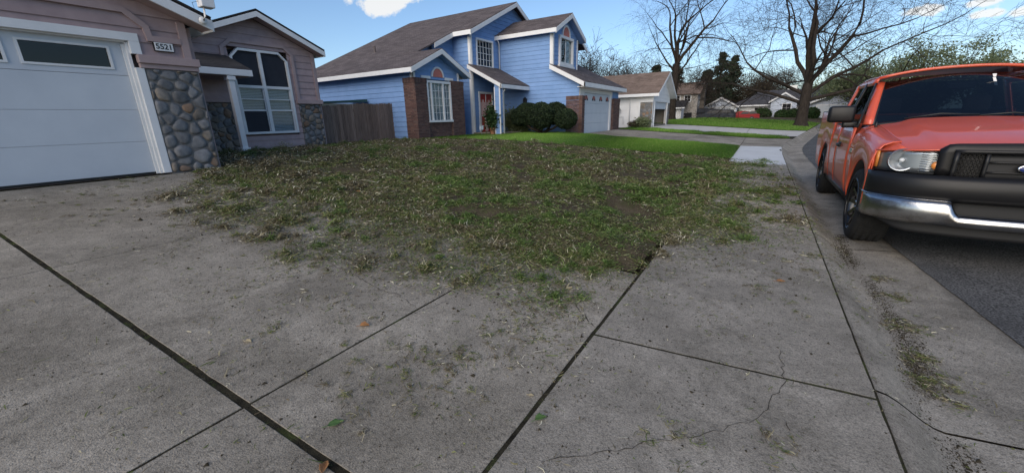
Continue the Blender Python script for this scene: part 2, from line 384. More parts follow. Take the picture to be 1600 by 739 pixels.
sheet('joint_bed', [1.41, 2, 3, 4, 6, 8, 10.2], np.arange(-8, 3.6, .4), -.0035, M['joint'], dcoord=True)
sheet('joint_bed', [-.004, .3, .7, 1.0, 1.41], np.arange(-8, 37, .5), -.0009, M['joint'], dcoord=True)

def slab(name, poly, mat, parent, ins=.002, jit=.0013, step=.12, off=0., lumps=0.):
    pts = []
    n = len(poly)
    for i in range(n):
        a = np.array(poly[i], float); b = np.array(poly[(i+1) % n], float); l = np.linalg.norm(b-a); k = max(1, int(l/step))
        nr = np.array([-(b-a)[1], (b-a)[0]])/max(l, 1e-6)
        for q in range(k):
            p = a+(b-a)*q/k
            if q: p = p+nr*jit*random.gauss(0, 1)
            pts.append(p)
    c = np.mean(np.array(poly, float), axis=0)
    def ring(dz, s):
        r = []
        for p in pts:
            d = c-p; l = np.linalg.norm(d); q = p+d/l*s; r.append((q[0], q[1], T(q[0], q[1])+off+dz))
        return r
    rings = [ring(-.08, 0), ring(-.0015, 0), ring(0, ins)]
    v = [p for r in rings for p in r]; m = len(pts); f = [(i*m+j, i*m+(j+1) % m, (i+1)*m+(j+1) % m, (i+1)*m+j) for i in range(2) for j in range(m)]
    f.append(list(range(2*m, 3*m)))
    o = mk(name, v, f, mat, parent); fixn(o)
    return o
def crack(px, parent, w=.006, mat=None):
    pts = [gpt(*p)[:2] for p in px]; fine = []
    for a, b in zip(pts[:-1], pts[1:]):
        k = max(2, int(np.linalg.norm(b-a)/.035))
        for q in range(k): fine.append(a+(b-a)*q/k+np.array([random.gauss(0, .007), random.gauss(0, .007)]))
    fine.append(pts[-1]); mb = MB(); L_ = []; R_ = []
    for i, p in enumerate(fine):
        d = fine[min(i+1, len(fine)-1)]-fine[max(i-1, 0)]; d = d/(np.linalg.norm(d)+1e-9); nn = np.array([-d[1], d[0]]); ww = w*random.uniform(.25, 1)*(1 if 0 < i < len(fine)-1 else .1)
        for S_, s in ((L_, 1), (R_, -1)): q = p+nn*ww*s*.36; S_.append((q[0], q[1], T(q[0], q[1])+.0022))
    mb.grid([L_, R_]); o = mb.build('crack', mat or M['crack'], parent); return o

gapY = lambda X: .65+(X+1.2)*.038
DR_R = 3.28
drive = empty('driveway', (0, 0, 0), kind='structure')
JX = [-.757, -1.88, -4.70, -7.35, -8.80]
Jg = [.009, .007, .006, .005]
for i in range(4):
    xa, xb = JX[i]-Jg[i], JX[i+1]+Jg[i]
    slab('slab', [(xa, gapY(xa)+.018), (xb, gapY(xb)+.014), (xb, DR_R+random.uniform(-.03, .03)), (xa, DR_R+random.uniform(-.03, .03))], M['concrete'], drive)
    slab('slab', [(xa, -6), (xb, -6), (xb, gapY(xb)-.014), (xa, gapY(xa)-.018)], M['concrete'], drive)
walk = empty('sidewalk', (0, 0, 0), kind='structure')
WY = [-5, -1.3, 2.14, 5.4, 9.1, 12.8, 16.2, 19.6]
for a, b in zip(WY[:-1], WY[1:]):
    new = a > 12.5
    sk = .14 if not new else .0
    k0, k1 = kerb_x(a)-.006, kerb_x(b)-.006
    slab('slab', [(-.745, a+.008), (k0, a+.008+sk), (k1, b-.008+(sk if b < 12.5 else 0)), (-.745, b-.008)], M['concrete_new' if new else 'concrete_walk'], walk)
crack([(1216, 545), (1225, 570), (1224, 602), (1205, 625), (1188, 652), (1140, 668), (1080, 682), (1020, 690), (960, 702), (900, 712), (845, 722)], walk, .006)
crack([(497, 395), (530, 420), (560, 432), (590, 450), (625, 462), (652, 482)], drive, .007)
crack([(897, 474), (908, 488), (930, 512)], drive, .012)
crack([(640, 492), (700, 470)], drive, .004)
kerb = empty('kerb', (0, 0, 0), kind='structure')
KD = [-.006, -.05, -.09, -.13, -.17, -.21, -.25, -.29, -.4, -.55, -.735]
KY = [-8, -4.2, -.9, 2.36, 5.5, 8.6, 11.7, 14.8, 17.9, 21, 24.1, 27.2, 30.3, 33.4, 36.5, 40, 44, 48, 52, 56, 60, 64]
for a, b in zip(KY[:-1], KY[1:]):
    V = []; ys = np.linspace(a+.008, b-.008, 9)
    for y in ys:
        KDy = KD[:-3]+[-.28-(gutter_w(y)-.28)*f for f in (.35, .7, 1.02)]; row = [(kerb_x(y)-d, y+.1*(-d), T(kerb_x(y)-d, y)) for d in KDy]
        row = [(row[0][0], row[0][1], row[0][2]-.08)]+row+[(row[-1][0], row[-1][1], row[-1][2]-.08)]
        V.append(row)
    mb = MB().grid(V); o = mb.build('kerb_segment', M['concrete_kerb'], kerb, sm=True); fixn(o)
# neighbours' driveways and the lawns between
blue_drive = empty('neighbour_driveway', (0, 0, 0), kind='structure')
for i, (xa, xb) in enumerate([(.75, -.75), (-.77, -3.1), (-3.12, -5.5), (-5.52, -7.95)]):
    for ya, yb in ((19.62, 22.6), (22.62, 25.5)):
        f0 = kerb_x(ya)-.008 if i == 0 else xa; f1 = kerb_x(yb)-.008 if i == 0 else xa
        slab('slab', [(f0, ya), (xb, ya), (xb, yb), (f1, yb)], M['concrete'], blue_drive, step=.5)
white_drive = empty('pale_driveway', (0, 0, 0), kind='structure')
for i, (xa, xb) in enumerate([(1, -.9), (-.93, -3.0), (-3.03, -5.1), (-5.13, -7.0)]):
    for ya, yb in ((28.3, 31.8), (31.83, 36.2)):
        f0 = kerb_x(ya)-.008 if i == 0 else xa; f1 = kerb_x(yb)-.008 if i == 0 else xa
        slab('slab', [(f0, ya), (xb, ya), (xb, yb), (f1, yb)], M['concrete_pale'], white_drive, step=.5)

def heap(X, Y):                                   # low mounds of raked-up cuttings in the yard
    z = 0
    for hx, hy, r, h in HEAPS: z += h*math.exp(-((X-hx)**2+(Y-hy)**2)/r**2)
    return z
HEAPS = [(*gpt(px, py)[:2], r, h) for px, py, r, h in [(880, 345, .55, .09), (1000, 395, .4, .05), (800, 330, .6, .06), (1010, 300, .5, .07), (1130, 275, .5, .07), (1080, 262, .5, .06), (930, 300, .6, .08), (700, 300, .7, .06), (640, 236, .6, .06), (740, 233, .5, .06), (560, 240, .8, .05), (840, 400, .4, .05), (1150, 300, .3, .04)]]
PITS = [(*gpt(px, py)[:2], r, h) for px, py, r, h in [(985, 332, .32, .07), (1060, 297, .35, .05)]]
def yard_bump(X, Y):
    e = min(smooth(DR_R-.02, DR_R+.35, Y), smooth(-.72, -1.0, X) if X > -1 else 1)
    e = e if X <= -.74 else 0
    z = .035*mnoise.noise((X*1.7, Y*1.7, 0))+.024*mnoise.noise((X*4.5, Y*4.5, 3))+.014*mnoise.noise((X*11, Y*11, 5))+heap(X, Y)
    for hx, hy, r, h in PITS: z -= h*math.exp(-((X-hx)**2+(Y-hy)**2)/r**2)
    return .012+z*e
YB = lambda X: 12.9+.9*(X+11)/10.4               # where the neighbour's lawn begins
def yard_sheet():
    xs = np.concatenate([np.arange(-15.5, -5, .16), np.arange(-5, -.74, .07)]); n = 110; V = []
    for i in range(n+1):
        for x in xs:
            y0 = DR_R-.01 if x > -8.86 else 3.46; y1 = YB(x)+.05; t = i/n; y = y0+(y1-y0)*t**1.15
            V.append((x, y, T(x, y)+yard_bump(x, y)))
    m = len(xs)
    o = mk_np('yard_soil', np.array(V), np.array([(i*m+j, i*m+j+1, (i+1)*m+j+1, (i+1)*m+j) for i in range(n) for j in range(m-1)]), M['soil'], None, True)
    tag(o, kind='structure')
yard_sheet()
def lawn_sheet(name, y0f, y1f, xs, off=.02):
    V = []
    for t in np.linspace(0, 1, 14):
        for x in xs: y = y0f(x)+(y1f(x)-y0f(x))*t; V.append((x, y, T(x, y)+off))
    m = len(xs); o = mk_np(name, np.array(V), np.array([(i*m+j, i*m+j+1, (i+1)*m+j+1, (i+1)*m+j) for i in range(13) for j in range(m-1)]), M['lawn']); tag(o, kind='structure')
lawn_sheet('lawn', YB, lambda x: 19.6 if x > -8.2 else 19.5, np.arange(-12.5, -.7, .3))
lawn_sheet('lawn', lambda x: 25.5, lambda x: 28.28, np.arange(-7.9, 1.0, .3))
V = []
ys = np.concatenate([np.arange(36.25, 57, 1.2)]); ds = [.01, .5, 1.4, 2.5, 4, 6, 8, 10, 14]
for y in ys:
    for d in ds: x = kerb_x(y)-d; V.append((x, y, T(x, y)+.02))
m = len(ds); tag(mk_np('lawn', np.array(V), np.array([(i*m+j, i*m+j+1, (i+1)*m+j+1, (i+1)*m+j) for i in range(len(ys)-1) for j in range(m-1)]), M['lawn']), kind='structure')

# ------------------------------------------------------------------ building blocks for houses
def poly_range(poly, z):
    us = []
    n = len(poly)
    for i in range(n):
        (u0, z0), (u1, z1) = poly[i], poly[(i+1) % n]
        if abs(z1-z0) < 1e-9:
            if abs(z-z0) < 1e-6: us += [u0, u1]
        elif min(z0, z1)-1e-6 <= z <= max(z0, z1)+1e-6: us.append(u0+(u1-u0)*(z-z0)/(z1-z0))
    return (min(us), max(us)) if us else None
def siding(parent, pl, poly, mat, step=.2, holes=(), name='siding_board', proud=.024, z_off=0.):
    """lap siding: one object per board, cut round the openings (u0,u1,z0,z1)"""
    zs = [p[1] for p in poly]; zmin, zmax = min(zs), max(zs)
    lines = list(np.arange(zmin+z_off, zmax, step))+[zmax]
    if lines[0] > zmin+1e-6: lines = [zmin]+lines
    brk = sorted(set([round(z, 4) for z in zs]+[h[2] for h in holes]+[h[3] for h in holes]))
    for a, b in zip(lines[:-1], lines[1:]):
        cuts = [a]+[z for z in brk if a+.004 < z < b-.004]+[b]
        for c, d in zip(cuts[:-1], cuts[1:]):
            if d-c < .006: continue
            r0 = poly_range(poly, c+1e-5); r1 = poly_range(poly, d-1e-5)
            if not r0 or not r1: continue
            segs = [(r0[0], r0[1], r1[0], r1[1])]
            for h in holes:
                if h[2] < (c+d)/2 < h[3]:
                    new = []
                    for s in segs:
                        if min(s[0], s[2]) < h[0]-.01: new.append((s[0], min(s[1], h[0]), s[2], min(s[3], h[0])))
                        if max(s[1], s[3]) > h[1]+.01: new.append((max(s[0], h[1]), s[1], max(s[2], h[1]), s[3]))
                    segs = new
            f = lambda z: proud-(proud-.005)*(z-a)/(b-a)
            for s in segs:
                if s[1]-s[0] < .015 and s[3]-s[2] < .015: continue
                if s[1] < s[0] or s[3] < s[2]: continue
                mb = MB().prism([pl.p(s[0], c, 0), pl.p(s[1], c, 0), pl.p(s[3], d, 0), pl.p(s[2], d, 0)], [pl.p(s[0], c, f(c)), pl.p(s[1], c, f(c)), pl.p(s[3], d, f(d)), pl.p(s[2], d, f(d))])
                mb.build(name, mat, parent)
def backing(parent, pl, poly, mat, o0=-.22, o1=-.14):
    return pl.poly(MB(), poly, o0, o1).build('wall', mat, parent)
def window(parent, pl, u0, u1, z0, z1, cols=1, rows=1, trim=.08, tm=None, blind=None, gm=None, name='window', muntin=.018, trimo=.04, depth=-.08, back=None):
    tm = tm or M['white']; gm = gm or M['glass']
    mb = MB()
    for b in ((u0-trim, u0, z0-trim, z1+trim), (u1, u1+trim, z0-trim, z1+trim), (u0, u1, z0-trim, z0), (u0, u1, z1, z1+trim)): pl.box(mb, *b, depth, trimo)
    w = mb.build(name, tm, parent); BASE[w.name] = BASE[parent.name]
    mb = MB(); pl.box(mb, u0, u1, z0, z1, .0, .004); mb.build('pane', gm, w)
    if cols*rows > 1:
        for i in range(1, cols): u = u0+(u1-u0)*i/cols; pl.box(MB(), u-muntin/2, u+muntin/2, z0, z1, -.006, .016).build('muntin', tm, w)
        for i in range(1, rows): z = z0+(z1-z0)*i/rows; pl.box(MB(), u0, u1, z-muntin/2, z+muntin/2, -.005, .0155).build('muntin', tm, w)
    if blind:
        mb = MB(); z = z0+.02
        while z < z1-.03:
            mb.prism([pl.p(u0+.01, z, -.03), pl.p(u1-.01, z, -.03), pl.p(u1-.01, z+.045, -.055), pl.p(u0+.01, z+.045, -.055)], [pl.p(u0+.01, z+.002, -.0285), pl.p(u1-.01, z+.002, -.0285), pl.p(u1-.01, z+.047, -.0535), pl.p(u0+.01, z+.047, -.0535)]); z += .05
        mb.build('blind', M['blind'], w)
    mb = MB(); pl.box(mb, u0-.02, u1+.02, z0-.02, z1+.02, depth-.02, depth-.005); mb.build('window_backing', back or M['interior'], w)
    return w
def slab_roof(parent, quad, mat, th=.05, name='roof'):
    q = [np.array(p, float) for p in quad]; n = np.cross(q[1]-q[0], q[-1]-q[0]); n /= np.linalg.norm(n)
    if n[2] < 0: n = -n
    mb = MB().prism([p-n*th for p in q], q); o = mb.build(name, mat, parent); fixn(o); BASE[o.name] = BASE[parent.name]; return o
def beam(parent, a, b, w, h, mat, name):          # board from a to b, h tall downwards, w thick across
    a = np.array(a, float); b = np.array(b, float); d = b-a; d /= np.linalg.norm(d); s = np.cross(d, (0, 0, 1)); s /= np.linalg.norm(s); s *= w/2; dn = np.array([0, 0, -h])
    mb = MB().prism([a-s, a+s, a+s+dn, a-s+dn], [b-s, b+s, b+s+dn, b-s+dn]); o = mb.build(name, mat, parent); fixn(o); return o
def clip(poly, p, n):
    out = []
    for i in range(len(poly)):
        a, b = poly[i], poly[(i+1) % len(poly)]; da, db = (a-p)@n, (b-p)@n
        if da <= 0: out.append(a)
        if da*db < 0: out.append(a+(b-a)*da/(da-db))
    return out
def stones(parent, pl, u0, u1, z0, z1, size, seed, base=.0, relief=.05):
    """fieldstone veneer: irregular rounded stones set in mortar, one object each"""
    rg = random.Random(seed); pts = []; tries = 0
    while tries < 4000:
        tries += 1; p = np.array([rg.uniform(u0-.05, u1+.05), rg.uniform(z0-.05, z1+.05)])
        s = size*rg.uniform(.72, 1.25)
        if all(np.hypot((p-q)[0]*.85, (p-q)[1]) > .5*(s+t)*.92 for q, t in pts): pts.append((p, s))
    mats = [M['stone_a']]*3+[M['stone_d']]*2+[M['stone_b']]*3+[M['stone_c']]
    for i, (p, s) in enumerate(pts):
        poly = [np.array(q) for q in ((u0, z0), (u1, z0), (u1, z1), (u0, z1))]
        for j, (q, t) in enumerate(pts):
            if i == j: continue
            d = q-p; l = np.linalg.norm(d)
            if l > size*3.2: continue
            w = .5+(s-t)/(4*l); poly = clip(poly, p+d*w, d/l)
            if len(poly) < 3: break
        if len(poly) < 3: continue
        for _ in range(1 if rg.random() < .6 else 2):   # round the corners
            poly = [q for a, b in zip(poly, poly[1:]+poly[:1]) for q in (a*.78+b*.22, a*.22+b*.78)]
        c = np.mean(poly, axis=0); r = np.mean([np.linalg.norm(q-c) for q in poly])
        if r < .025: continue
        k = max(.5, 1-.012/r); tilt = np.array([rg.uniform(-.12, .12), rg.uniform(-.12, .12)]); hgt = relief*rg.uniform(.7, 1.25)
        rings = []
        for sc, h in ((k, 0), (k*.97, .45), (k*.84, .8), (k*.5, .97)):
            rings.append([(c+(q-c)*sc*(1+.03*rg.uniform(-1, 1)), h) for q in poly])
        v = [pl.p(q[0], q[1], base-.012+hgt*h+(q-c)@tilt*min(1, h*1.2)) for rr in rings for q, h in rr]; m = len(poly)
        f = [(a*m+b, a*m+(b+1) % m, (a+1)*m+(b+1) % m, (a+1)*m+b) for a in range(3) for b in range(m)]+[list(range(3*m, 4*m))]
        o = mk('stone', v, f, rg.choice(mats), parent, True); fixn(o)
def text_mesh(parent, name, txt, pl, u, z, size, off, mat, mirror=False):
    cu = bpy.data.curves.new('t', 'FONT'); cu.body = txt; cu.size = size; cu.extrude = .002; cu.align_x = 'CENTER'; cu.align_y = 'CENTER'; cu.offset = size*.02
    ob = bpy.data.objects.new('t', cu); COL.objects.link(ob); dg = bpy.context.evaluated_depsgraph_get(); me = ob.evaluated_get(dg).to_mesh()
    v = [pl.p(u+p.co.x, z+p.co.y, off+p.co.z) for p in me.vertices]; f = [list(q.vertices) for q in me.polygons]
    ob.evaluated_get(dg).to_mesh_clear(); bpy.data.objects.remove(ob)
    return mk(name, v, f, mat, parent)
def bricks(parent, name, pl, u0, u1, z0, z1, o, holes=(), soldier=True):
    """brick skin of real bricks (a brick is about 7 px here: joined into one part)"""
    mb = MB(); bw, bh, j = .203, .065, .009; z = z0; row = 0; top = z1-(.2 if soldier else 0)
    while z+bh < top+.02:
        u = u0-(bw/2 if row % 2 else 0)
        while u < u1-.01:
            a, b = max(u, u0), min(u+bw-j, u1)
            if b-a > .02 and not any(a < h[1] and b > h[0] and z+bh > h[2] and z < h[3] for h in holes):
                e = random.uniform(-.003, .004); pl.box(mb, a, b, z, min(z+bh-j, top), o-.05, o+e)
            u += bw
        z += bh; row += 1
    if soldier:
        u = u0
        while u < u1-.02: pl.box(mb, u, min(u+bh-j, u1), top+.01, z1, o-.05, o+.018); u += bh
    return tag(mb.build(name, M['brick'], parent), kind='stuff')

# ------------------------------------------------------------------ mauve house with the garage
def house_mauve():
    h = empty('mauve_house', (-8.87, 2.75, .55), 'mauve lap-sided house with fieldstone piers and white garage door', 'house')
    P = fx(-8.87); zb = .58
    rk = lambda y, dz=0: 3.30-.385*(abs(y-.2)-2.68)+dz          # underside of the garage gable
    gable = [(-3.05, 2.40), (3.45, 2.40), (3.45, rk(3.45)), (.2, rk(.2)), (-3.05, rk(-3.05))]
    siding(h, P, gable, M['mauve'], .205, holes=[(-2.3, 2.70, 2.3, 2.72)], z_off=.08)
    backing(h, P, [(-3.05, .5), (3.45, .5), (3.45, rk(3.45)), (.2, rk(.2)), (-3.05, rk(-3.05))], M['mauve_trim'], -.3, -.2)
    part(h, 'garage_side_wall', M['mauve_trim'], fy(3.44), (-14.2, -8.9, .5, 3.0, -.1, 0))
    # garage door: four panel rows, glazed top row
    dz = [.60, 1.12, 1.63, 2.16, 2.66]; dy0, dy1 = -2.25, 2.60
    for i in range(4):
        mb = MB()
        if i < 3: P.box(mb, dy0, dy1, dz[i]+.002, dz[i+1]-.002, -.14, -.10)
        else:
            zlo, zhi = dz[3]+.004, dz[4]; lights = [(1.47-k*1.075, 2.39-k*1.06) for k in range(4)]
            lights = [(1.47, 2.38), (.38, 1.29), (-.71, .20), (-1.8, -.89)]
            P.box(mb, dy0, dy1, zlo, 2.275, -.14, -.10); P.box(mb, dy0, dy1, 2.555, zhi, -.14, -.10)
            ed = [dy0]+[e for l in sorted(lights) for e in l]+[dy1]
            for a, b in zip(ed[0::2], ed[1::2]): P.box(mb, a, b, 2.275, 2.555, -.14, -.10)
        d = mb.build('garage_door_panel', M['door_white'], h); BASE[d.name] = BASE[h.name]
        if i == 3:
            for a, b in lights:
                fr = MB()
                for q in ((a-.03, b+.03, 2.245, 2.275), (a-.03, b+.03, 2.555, 2.585), (a-.03, a, 2.275, 2.555), (b, b+.03, 2.275, 2.555)): P.box(fr, *q, -.1, -.085)
                fr.build('light_frame', M['white'], d); P.box(MB(), a, b, 2.275, 2.555, -.125, -.12).build('pane', M['dark_glass'], d)
    part(h, 'door_seal', M['black'], P, (dy0, dy1, .565, .6, -.13, -.11))
    part(h, 'door_head', M['white'], P, (dy0, 2.62, 2.66, 2.72, -.18, -.02))
    part(h, 'door_reveal', M['white'], P, (2.60, 2.64, .57, 2.67, -.18, -.02))
    part(h, 'door_stop', M['white'], P, (2.56, 2.60, .57, 2.63, -.095, -.06))
    part(h, 'header_trim', M['white'], P, (-2.4, 2.77, 2.68, 2.80, -.02, .045), bevel=.004)
    part(h, 'jamb_trim', M['white'], P, (2.635, 2.77, 2.492, 2.68, -.021, .044), bevel=.004)
    part(h, 'jamb_trim', M['white'], P, (2.635, 2.745, .575, 2.285, -.02, .04), bevel=.004)
    # belt course, corner board and the bent trim board over the door
    mb = MB(); P.box(mb, 2.69, 3.54, 2.36, 2.485, -.02, .10); P.box(mb, 2.70, 3.52, 2.285, 2.36, -.02, .06); mb.build('belt_course', M['mauve_trim'], h, bevel=.005)
    part(h, 'corner_board', M['mauve_trim'], P, (3.34, 3.455, 2.486, 3.06, .0, .052))
    P.strip(MB(), [(-2.6, 3.13), (2.66, 3.13), (2.90, 2.92), (2.92, 2.75), (3.34, 2.75)], .085, .0, .06).build('trim_band', M['mauve_trim'], h)
    # fieldstone pier
    part(h, 'pier_core', M['mortar'], P, (2.75, 3.50, .5, 2.285, -.25, .03))
    stones(h, P, 2.752, 3.50, .56, 2.28, .175, 3, .03, .045)
    # house number
    sg = empty('house_number', (-8.84, 3.08, 2.57), 'white house number plaque reading 5521 beside the garage door', 'sign')
    part(sg, 'plaque', M['white'], P, (2.955, 3.205, 2.575, 2.70, .03, .068), bevel=.003); part(sg, 'plaque_edge', M['black'], P, (2.947, 3.213, 2.567, 2.708, .0, .06))
    text_mesh(sg, 'digits', '5521', P, 3.08, 2.638, .115, .0695, M['digits'])
    # garage roof with its rake boards
    fX = -8.47
    for s in (1, -1):
        ye = .2+s*3.55; pk = (.2, rk(.2)); z1 = rk(ye)
        slab_roof(h, [(fX, .2, pk[1]+.20), (fX, ye, z1+.20), (-15.5, ye, z1+.20), (-15.5, .2, pk[1]+.20)], M['roof_dark'], .06)
        PF = fx(fX); PF.poly(MB(), [(.2, pk[1]-.02), (ye, z1-.02), (ye, z1+.16), (.2, pk[1]+.16)], -.04, 0).build('rake_board', M['white'], h)
        beam(h, (fX-.02, ye, z1+.14), (-13.2, ye, z1+.14), .03, .17, M['white'], 'eave_board')
        slab_roof(h, [(fX-.05, .2, pk[1]+.02), (fX-.05, ye, z1+.02), (-8.9, ye, z1+.02), (-8.9, .2, pk[1]+.02)], M['mauve_trim'], .02, 'soffit')
    # security lamp on the rake end
    sc = empty('security_camera', (-8.45, 3.62, 3.02), 'white wall bracket with a boxy security camera on the gable end', 'camera')
    mb = MB().lathe([(.0, .03), (.05, .03), (.06, 0), (.06, -.01)], (-8.44, 3.60, 3.08), 'x', 16); mb.build('mount', M['white'], sc, True)
    MB().tube([(-8.41, 3.60, 3.08), (-8.36, 3.61, 3.14), (-8.36, 3.62, 3.28)], .015, 8).build('arm', M['white'], sc, True)
    MB().box(-8.44, -8.26, 3.56, 3.76, 3.27, 3.43).build('camera_body', M['white'], sc, bevel=.01)
    MB().tube([(-8.40, 3.62, 3.12), (-8.40, 3.50, 3.2), (-8.38, 3.47, 3.32), (-8.36, 3.56, 3.36)], .005, 6).build('cable', M['black'], sc, True)
    # front wing with the tall window
    Q = fx(-13.5); ck = 7.02; sl_ = .42
    wk = lambda y: 4.40-sl_*abs(y-ck)
    win = (6.21, 7.91, 1.06, 3.53)
    wp = [(5.15, .55), (8.85, .55), (8.85, wk(8.85)), (ck, wk(ck)), (5.15, wk(5.15))]
    siding(h, Q, wp, M['mauve'], .205, holes=[(6.19, 7.93, 1.0, 3.55), (8.06, 8.9, .5, 2.0), (5.1, 6.14, .5, 2.0)], z_off=.1)
    backing(h, Q, wp, M['mauve_trim'], -.35, -.28)
    part(h, 'belt_course', M['mauve_trim'], Q, (7.99, 8.93, 1.99, 2.13, -.02, .10), bevel=.006)
    part(h, 'belt_course', M['mauve_trim'], Q, (5.1, 6.10, 1.99, 2.10, -.02, .09), bevel=.006)
    part(h, 'pier_core', M['mortar'], Q, (8.06, 8.86, .5, 1.99, -.2, .02)); stones(h, Q, 8.06, 8.86, .56, 1.985, .17, 8, .02, .05)
    part(h, 'pier_core', M['mortar'], Q, (5.12, 6.10, .5, 1.99, -.2, .02)); stones(h, Q, 5.12, 6.10, .56, 1.985, .17, 9, .02, .05)
    part(h, 'corner_board', M['mauve_trim'], Q, (8.76, 8.86, 2.13, wk(8.85)-.02, .0, .05))
    Q.strip(MB(), [(6.02, 3.05), (6.04, 3.50), (6.28, 3.70), (7.84, 3.70), (8.07, 3.48), (8.08, 2.13)], .09, .0, .065).build('trim_band', M['mauve_trim'], h)
    # window: chamfered white frame, two dark screened lights above, two sashes with blinds below
    u0, u1, z0, z1 = win; ch = .26; um = 7.05
    w = Q.poly(MB(), [(u0, z0), (u1, z0), (u1, z0+.07), (u0, z0+.07)], -.1, .05).build('tall_window', M['white'], h, bevel=.004); BASE[w.name] = BASE[h.name]
    fr = MB(); Q.box(fr, u0, u0+.07, z0+.07, z1-ch, -.1, .05); Q.box(fr, u1-.07, u1, z0+.07, z1-ch, -.1, .05)
    Q.poly(fr, [(u0, z1-ch), (u0+.07, z1-ch), (u0+ch, z1-.07), (u0+ch, z1)], -.1, .05); Q.poly(fr, [(u1, z1-ch), (u1-.07, z1-ch), (u1-ch, z1-.07), (u1-ch, z1)], -.1, .05)
    Q.box(fr, u0+ch, u1-ch, z1-.07, z1, -.1, .05); fr.build('frame', M['white'], w)
    Q.box(MB(), um-.045, um+.045, z0+.07, z1-.07, -.1, .048).build('mullion', M['white'], w)
    for a, b in ((u0+.07, um-.045), (um+.045, u1-.07)): Q.box(MB(), a, b, 2.42, 2.50, -.1, .046).build('transom', M['white'], w)
    Q.poly(MB(), [(u0+.07, 2.5), (um-.045, 2.5), (um-.045, z1-.07), (u0+ch, z1-.07), (u0+.07, z1-ch)], -.03, -.02).build('screen', M['screen'], w)
    Q.poly(MB(), [(um+.045, 2.5), (u1-.07, 2.5), (u1-.07, z1-ch), (u1-ch, z1-.07), (um+.045, z1-.07)], -.03, -.02).build('screen', M['screen'], w)
    for k, (a, b) in enumerate(((u0+.07, um-.045), (um+.045, u1-.07))):
        for z in (1.77, 2.10): Q.box(MB(), a, b, z-(.022 if z < 2 else .012), z+(.022 if z < 2 else .012), -.06, .01).build('sash_rail', M['white'], w)
        for s in (a, b-.03): Q.box(MB(), s, s+.03, z0+.07, 2.42, -.06, .012).build('sash_stile', M['white'], w)
        Q.box(MB(), a, b, z0+.07, 2.42, -.03, -.026).build('pane', M['glass'], w)
        if k == 0: Q.box(MB(), a+.03, b-.03, z0+.08, 1.75, -.02, -.014).build('screen', M['screen'], w)
        bl = MB(); z = z0+.08
        while z < 2.40: Q.poly(bl, [(a, z), (b, z), (b, z+.036), (a, z+.036)], -.075, -.072); z += .046
        bl.build('blind', M['blind'], w)
    Q.box(MB(), u0, u1, z0, z1-.05, -.2, -.15).build('window_backing', M['interior'], w)
    # wing roof
    fX2 = -13.1
    for s in (1, -1):
        ye = ck+s*2.06; zk = wk(ck)+.02; ze = zk-sl_*2.06
        slab_roof(h, [(fX2, ck, zk+.18), (fX2, ye, ze+.18), (-20, ye, ze+.18), (-20, ck, zk+.18)], M['roof_dark'], .06)
        fx(fX2).poly(MB(), [(ck, zk-.03), (ye, ze-.03), (ye, ze+.14), (ck, zk+.14)], -.04, 0).build('rake_board', M['white'], h)
        beam(h, (fX2-.02, ye, ze+.13), (-20, ye, ze+.13), .03, .16, M['white'], 'eave_board')
        slab_roof(h, [(fX2-.05, ck, zk), (fX2-.05, ye, ze), (-13.45, ye, ze), (-13.45, ck, zk)], M['mauve_trim'], .02, 'soffit')
    part(h, 'wing_side_wall', M['mauve_trim'], fy(8.84), (-20, -13.55, .5, 3.5, -.1, 0))
    # porch: shed roof, white beam and post, recessed entry
    slab_roof(h, [(-12.2, 3.5, 2.80), (-12.2, 6.12, 2.80), (-13.45, 6.12, 3.28), (-13.45, 3.5, 3.28)], M['roof_dark'], .05, 'porch_roof')
    part(h, 'porch_beam', M['white'], fx(-12.2), (3.5, 6.12, 2.62, 2.78, -.12, .02), bevel=.005)
    slab_roof(h, [(-12.3, 3.5, 2.63), (-12.3, 6.1, 2.63), (-13.45, 6.1, 2.63), (-13.45, 3.5, 2.63)], M['mauve_trim'], .02, 'soffit')
    MB().box(-12.36, -12.22, 5.5, 5.64, .72, 2.62).build('porch_post', M['white'], h, bevel=.006)
    MB().box(-12.40, -12.18, 5.46, 5.68, .56, .74).build('post_base', M['white'], h, bevel=.006)
    MB().box(-12.39, -12.19, 5.47, 5.67, 2.5, 2.6).build('post_cap', M['white'], h, bevel=.004)
    MB().box(-9.6, -9.46, 3.52, 3.64, .6, 2.25).build('side_post', M['tan'], h, bevel=.004)
    part(h, 'entry_wall', M['mauve_trim'], fx(-14.2), (3.4, 5.2, .5, 3.4, -.1, 0))
    part(h, 'entry_return', M['mauve_trim'], fy(5.2), (-14.2, -13.52, .5, 3.4, -.1, 0))
    ed = part(h, 'entry_door', M['red'], fx(-14.2), (3.7, 4.65, .6, 2.65, .01, .04)); 
    # walkway and step
    return h
house_mauve()

# ------------------------------------------------------------------ timber fence and the shed behind it
fence = empty('timber_fence', (-13.9, 10.8, .55), 'weathered dark board fence between the mauve and blue houses', 'fence')
y = 8.95; k = 0
while y < 13.05:
    w_ = random.uniform(.125, .15); top = 1.95+.045*(y-9)+random.uniform(-.02, .02)+(.03 if 10.6 < y < 11.1 else 0)
    lean = random.uniform(-.012, .012); o_ = random.uniform(0, .012)
    fx(-13.9).poly(MB(), [(y, .52), (y+w_-.006, .52), (y+w_-.006+lean, top-.02), (y+w_-.03+lean, top), (y+.024+lean, top), (y+lean, top-.02)], o_, .02+o_).build('board', M['fence'], fence)
    y += w_; k += 1
for z in (.8, 1.75): MB().box(-13.96, -13.9, 8.9, 13.05, z, z+.09).build('rail', M['fence'], fence)
for yy in (8.95, 10.95, 13.0): MB().box(-14.06, -13.96, yy, yy+.09, .5, 2.05).build('post', M['fence'], fence)
shed = empty('garden_shed', (-15.6, 12, .55), 'low beige box with a dark green lid behind the fence', 'shed')
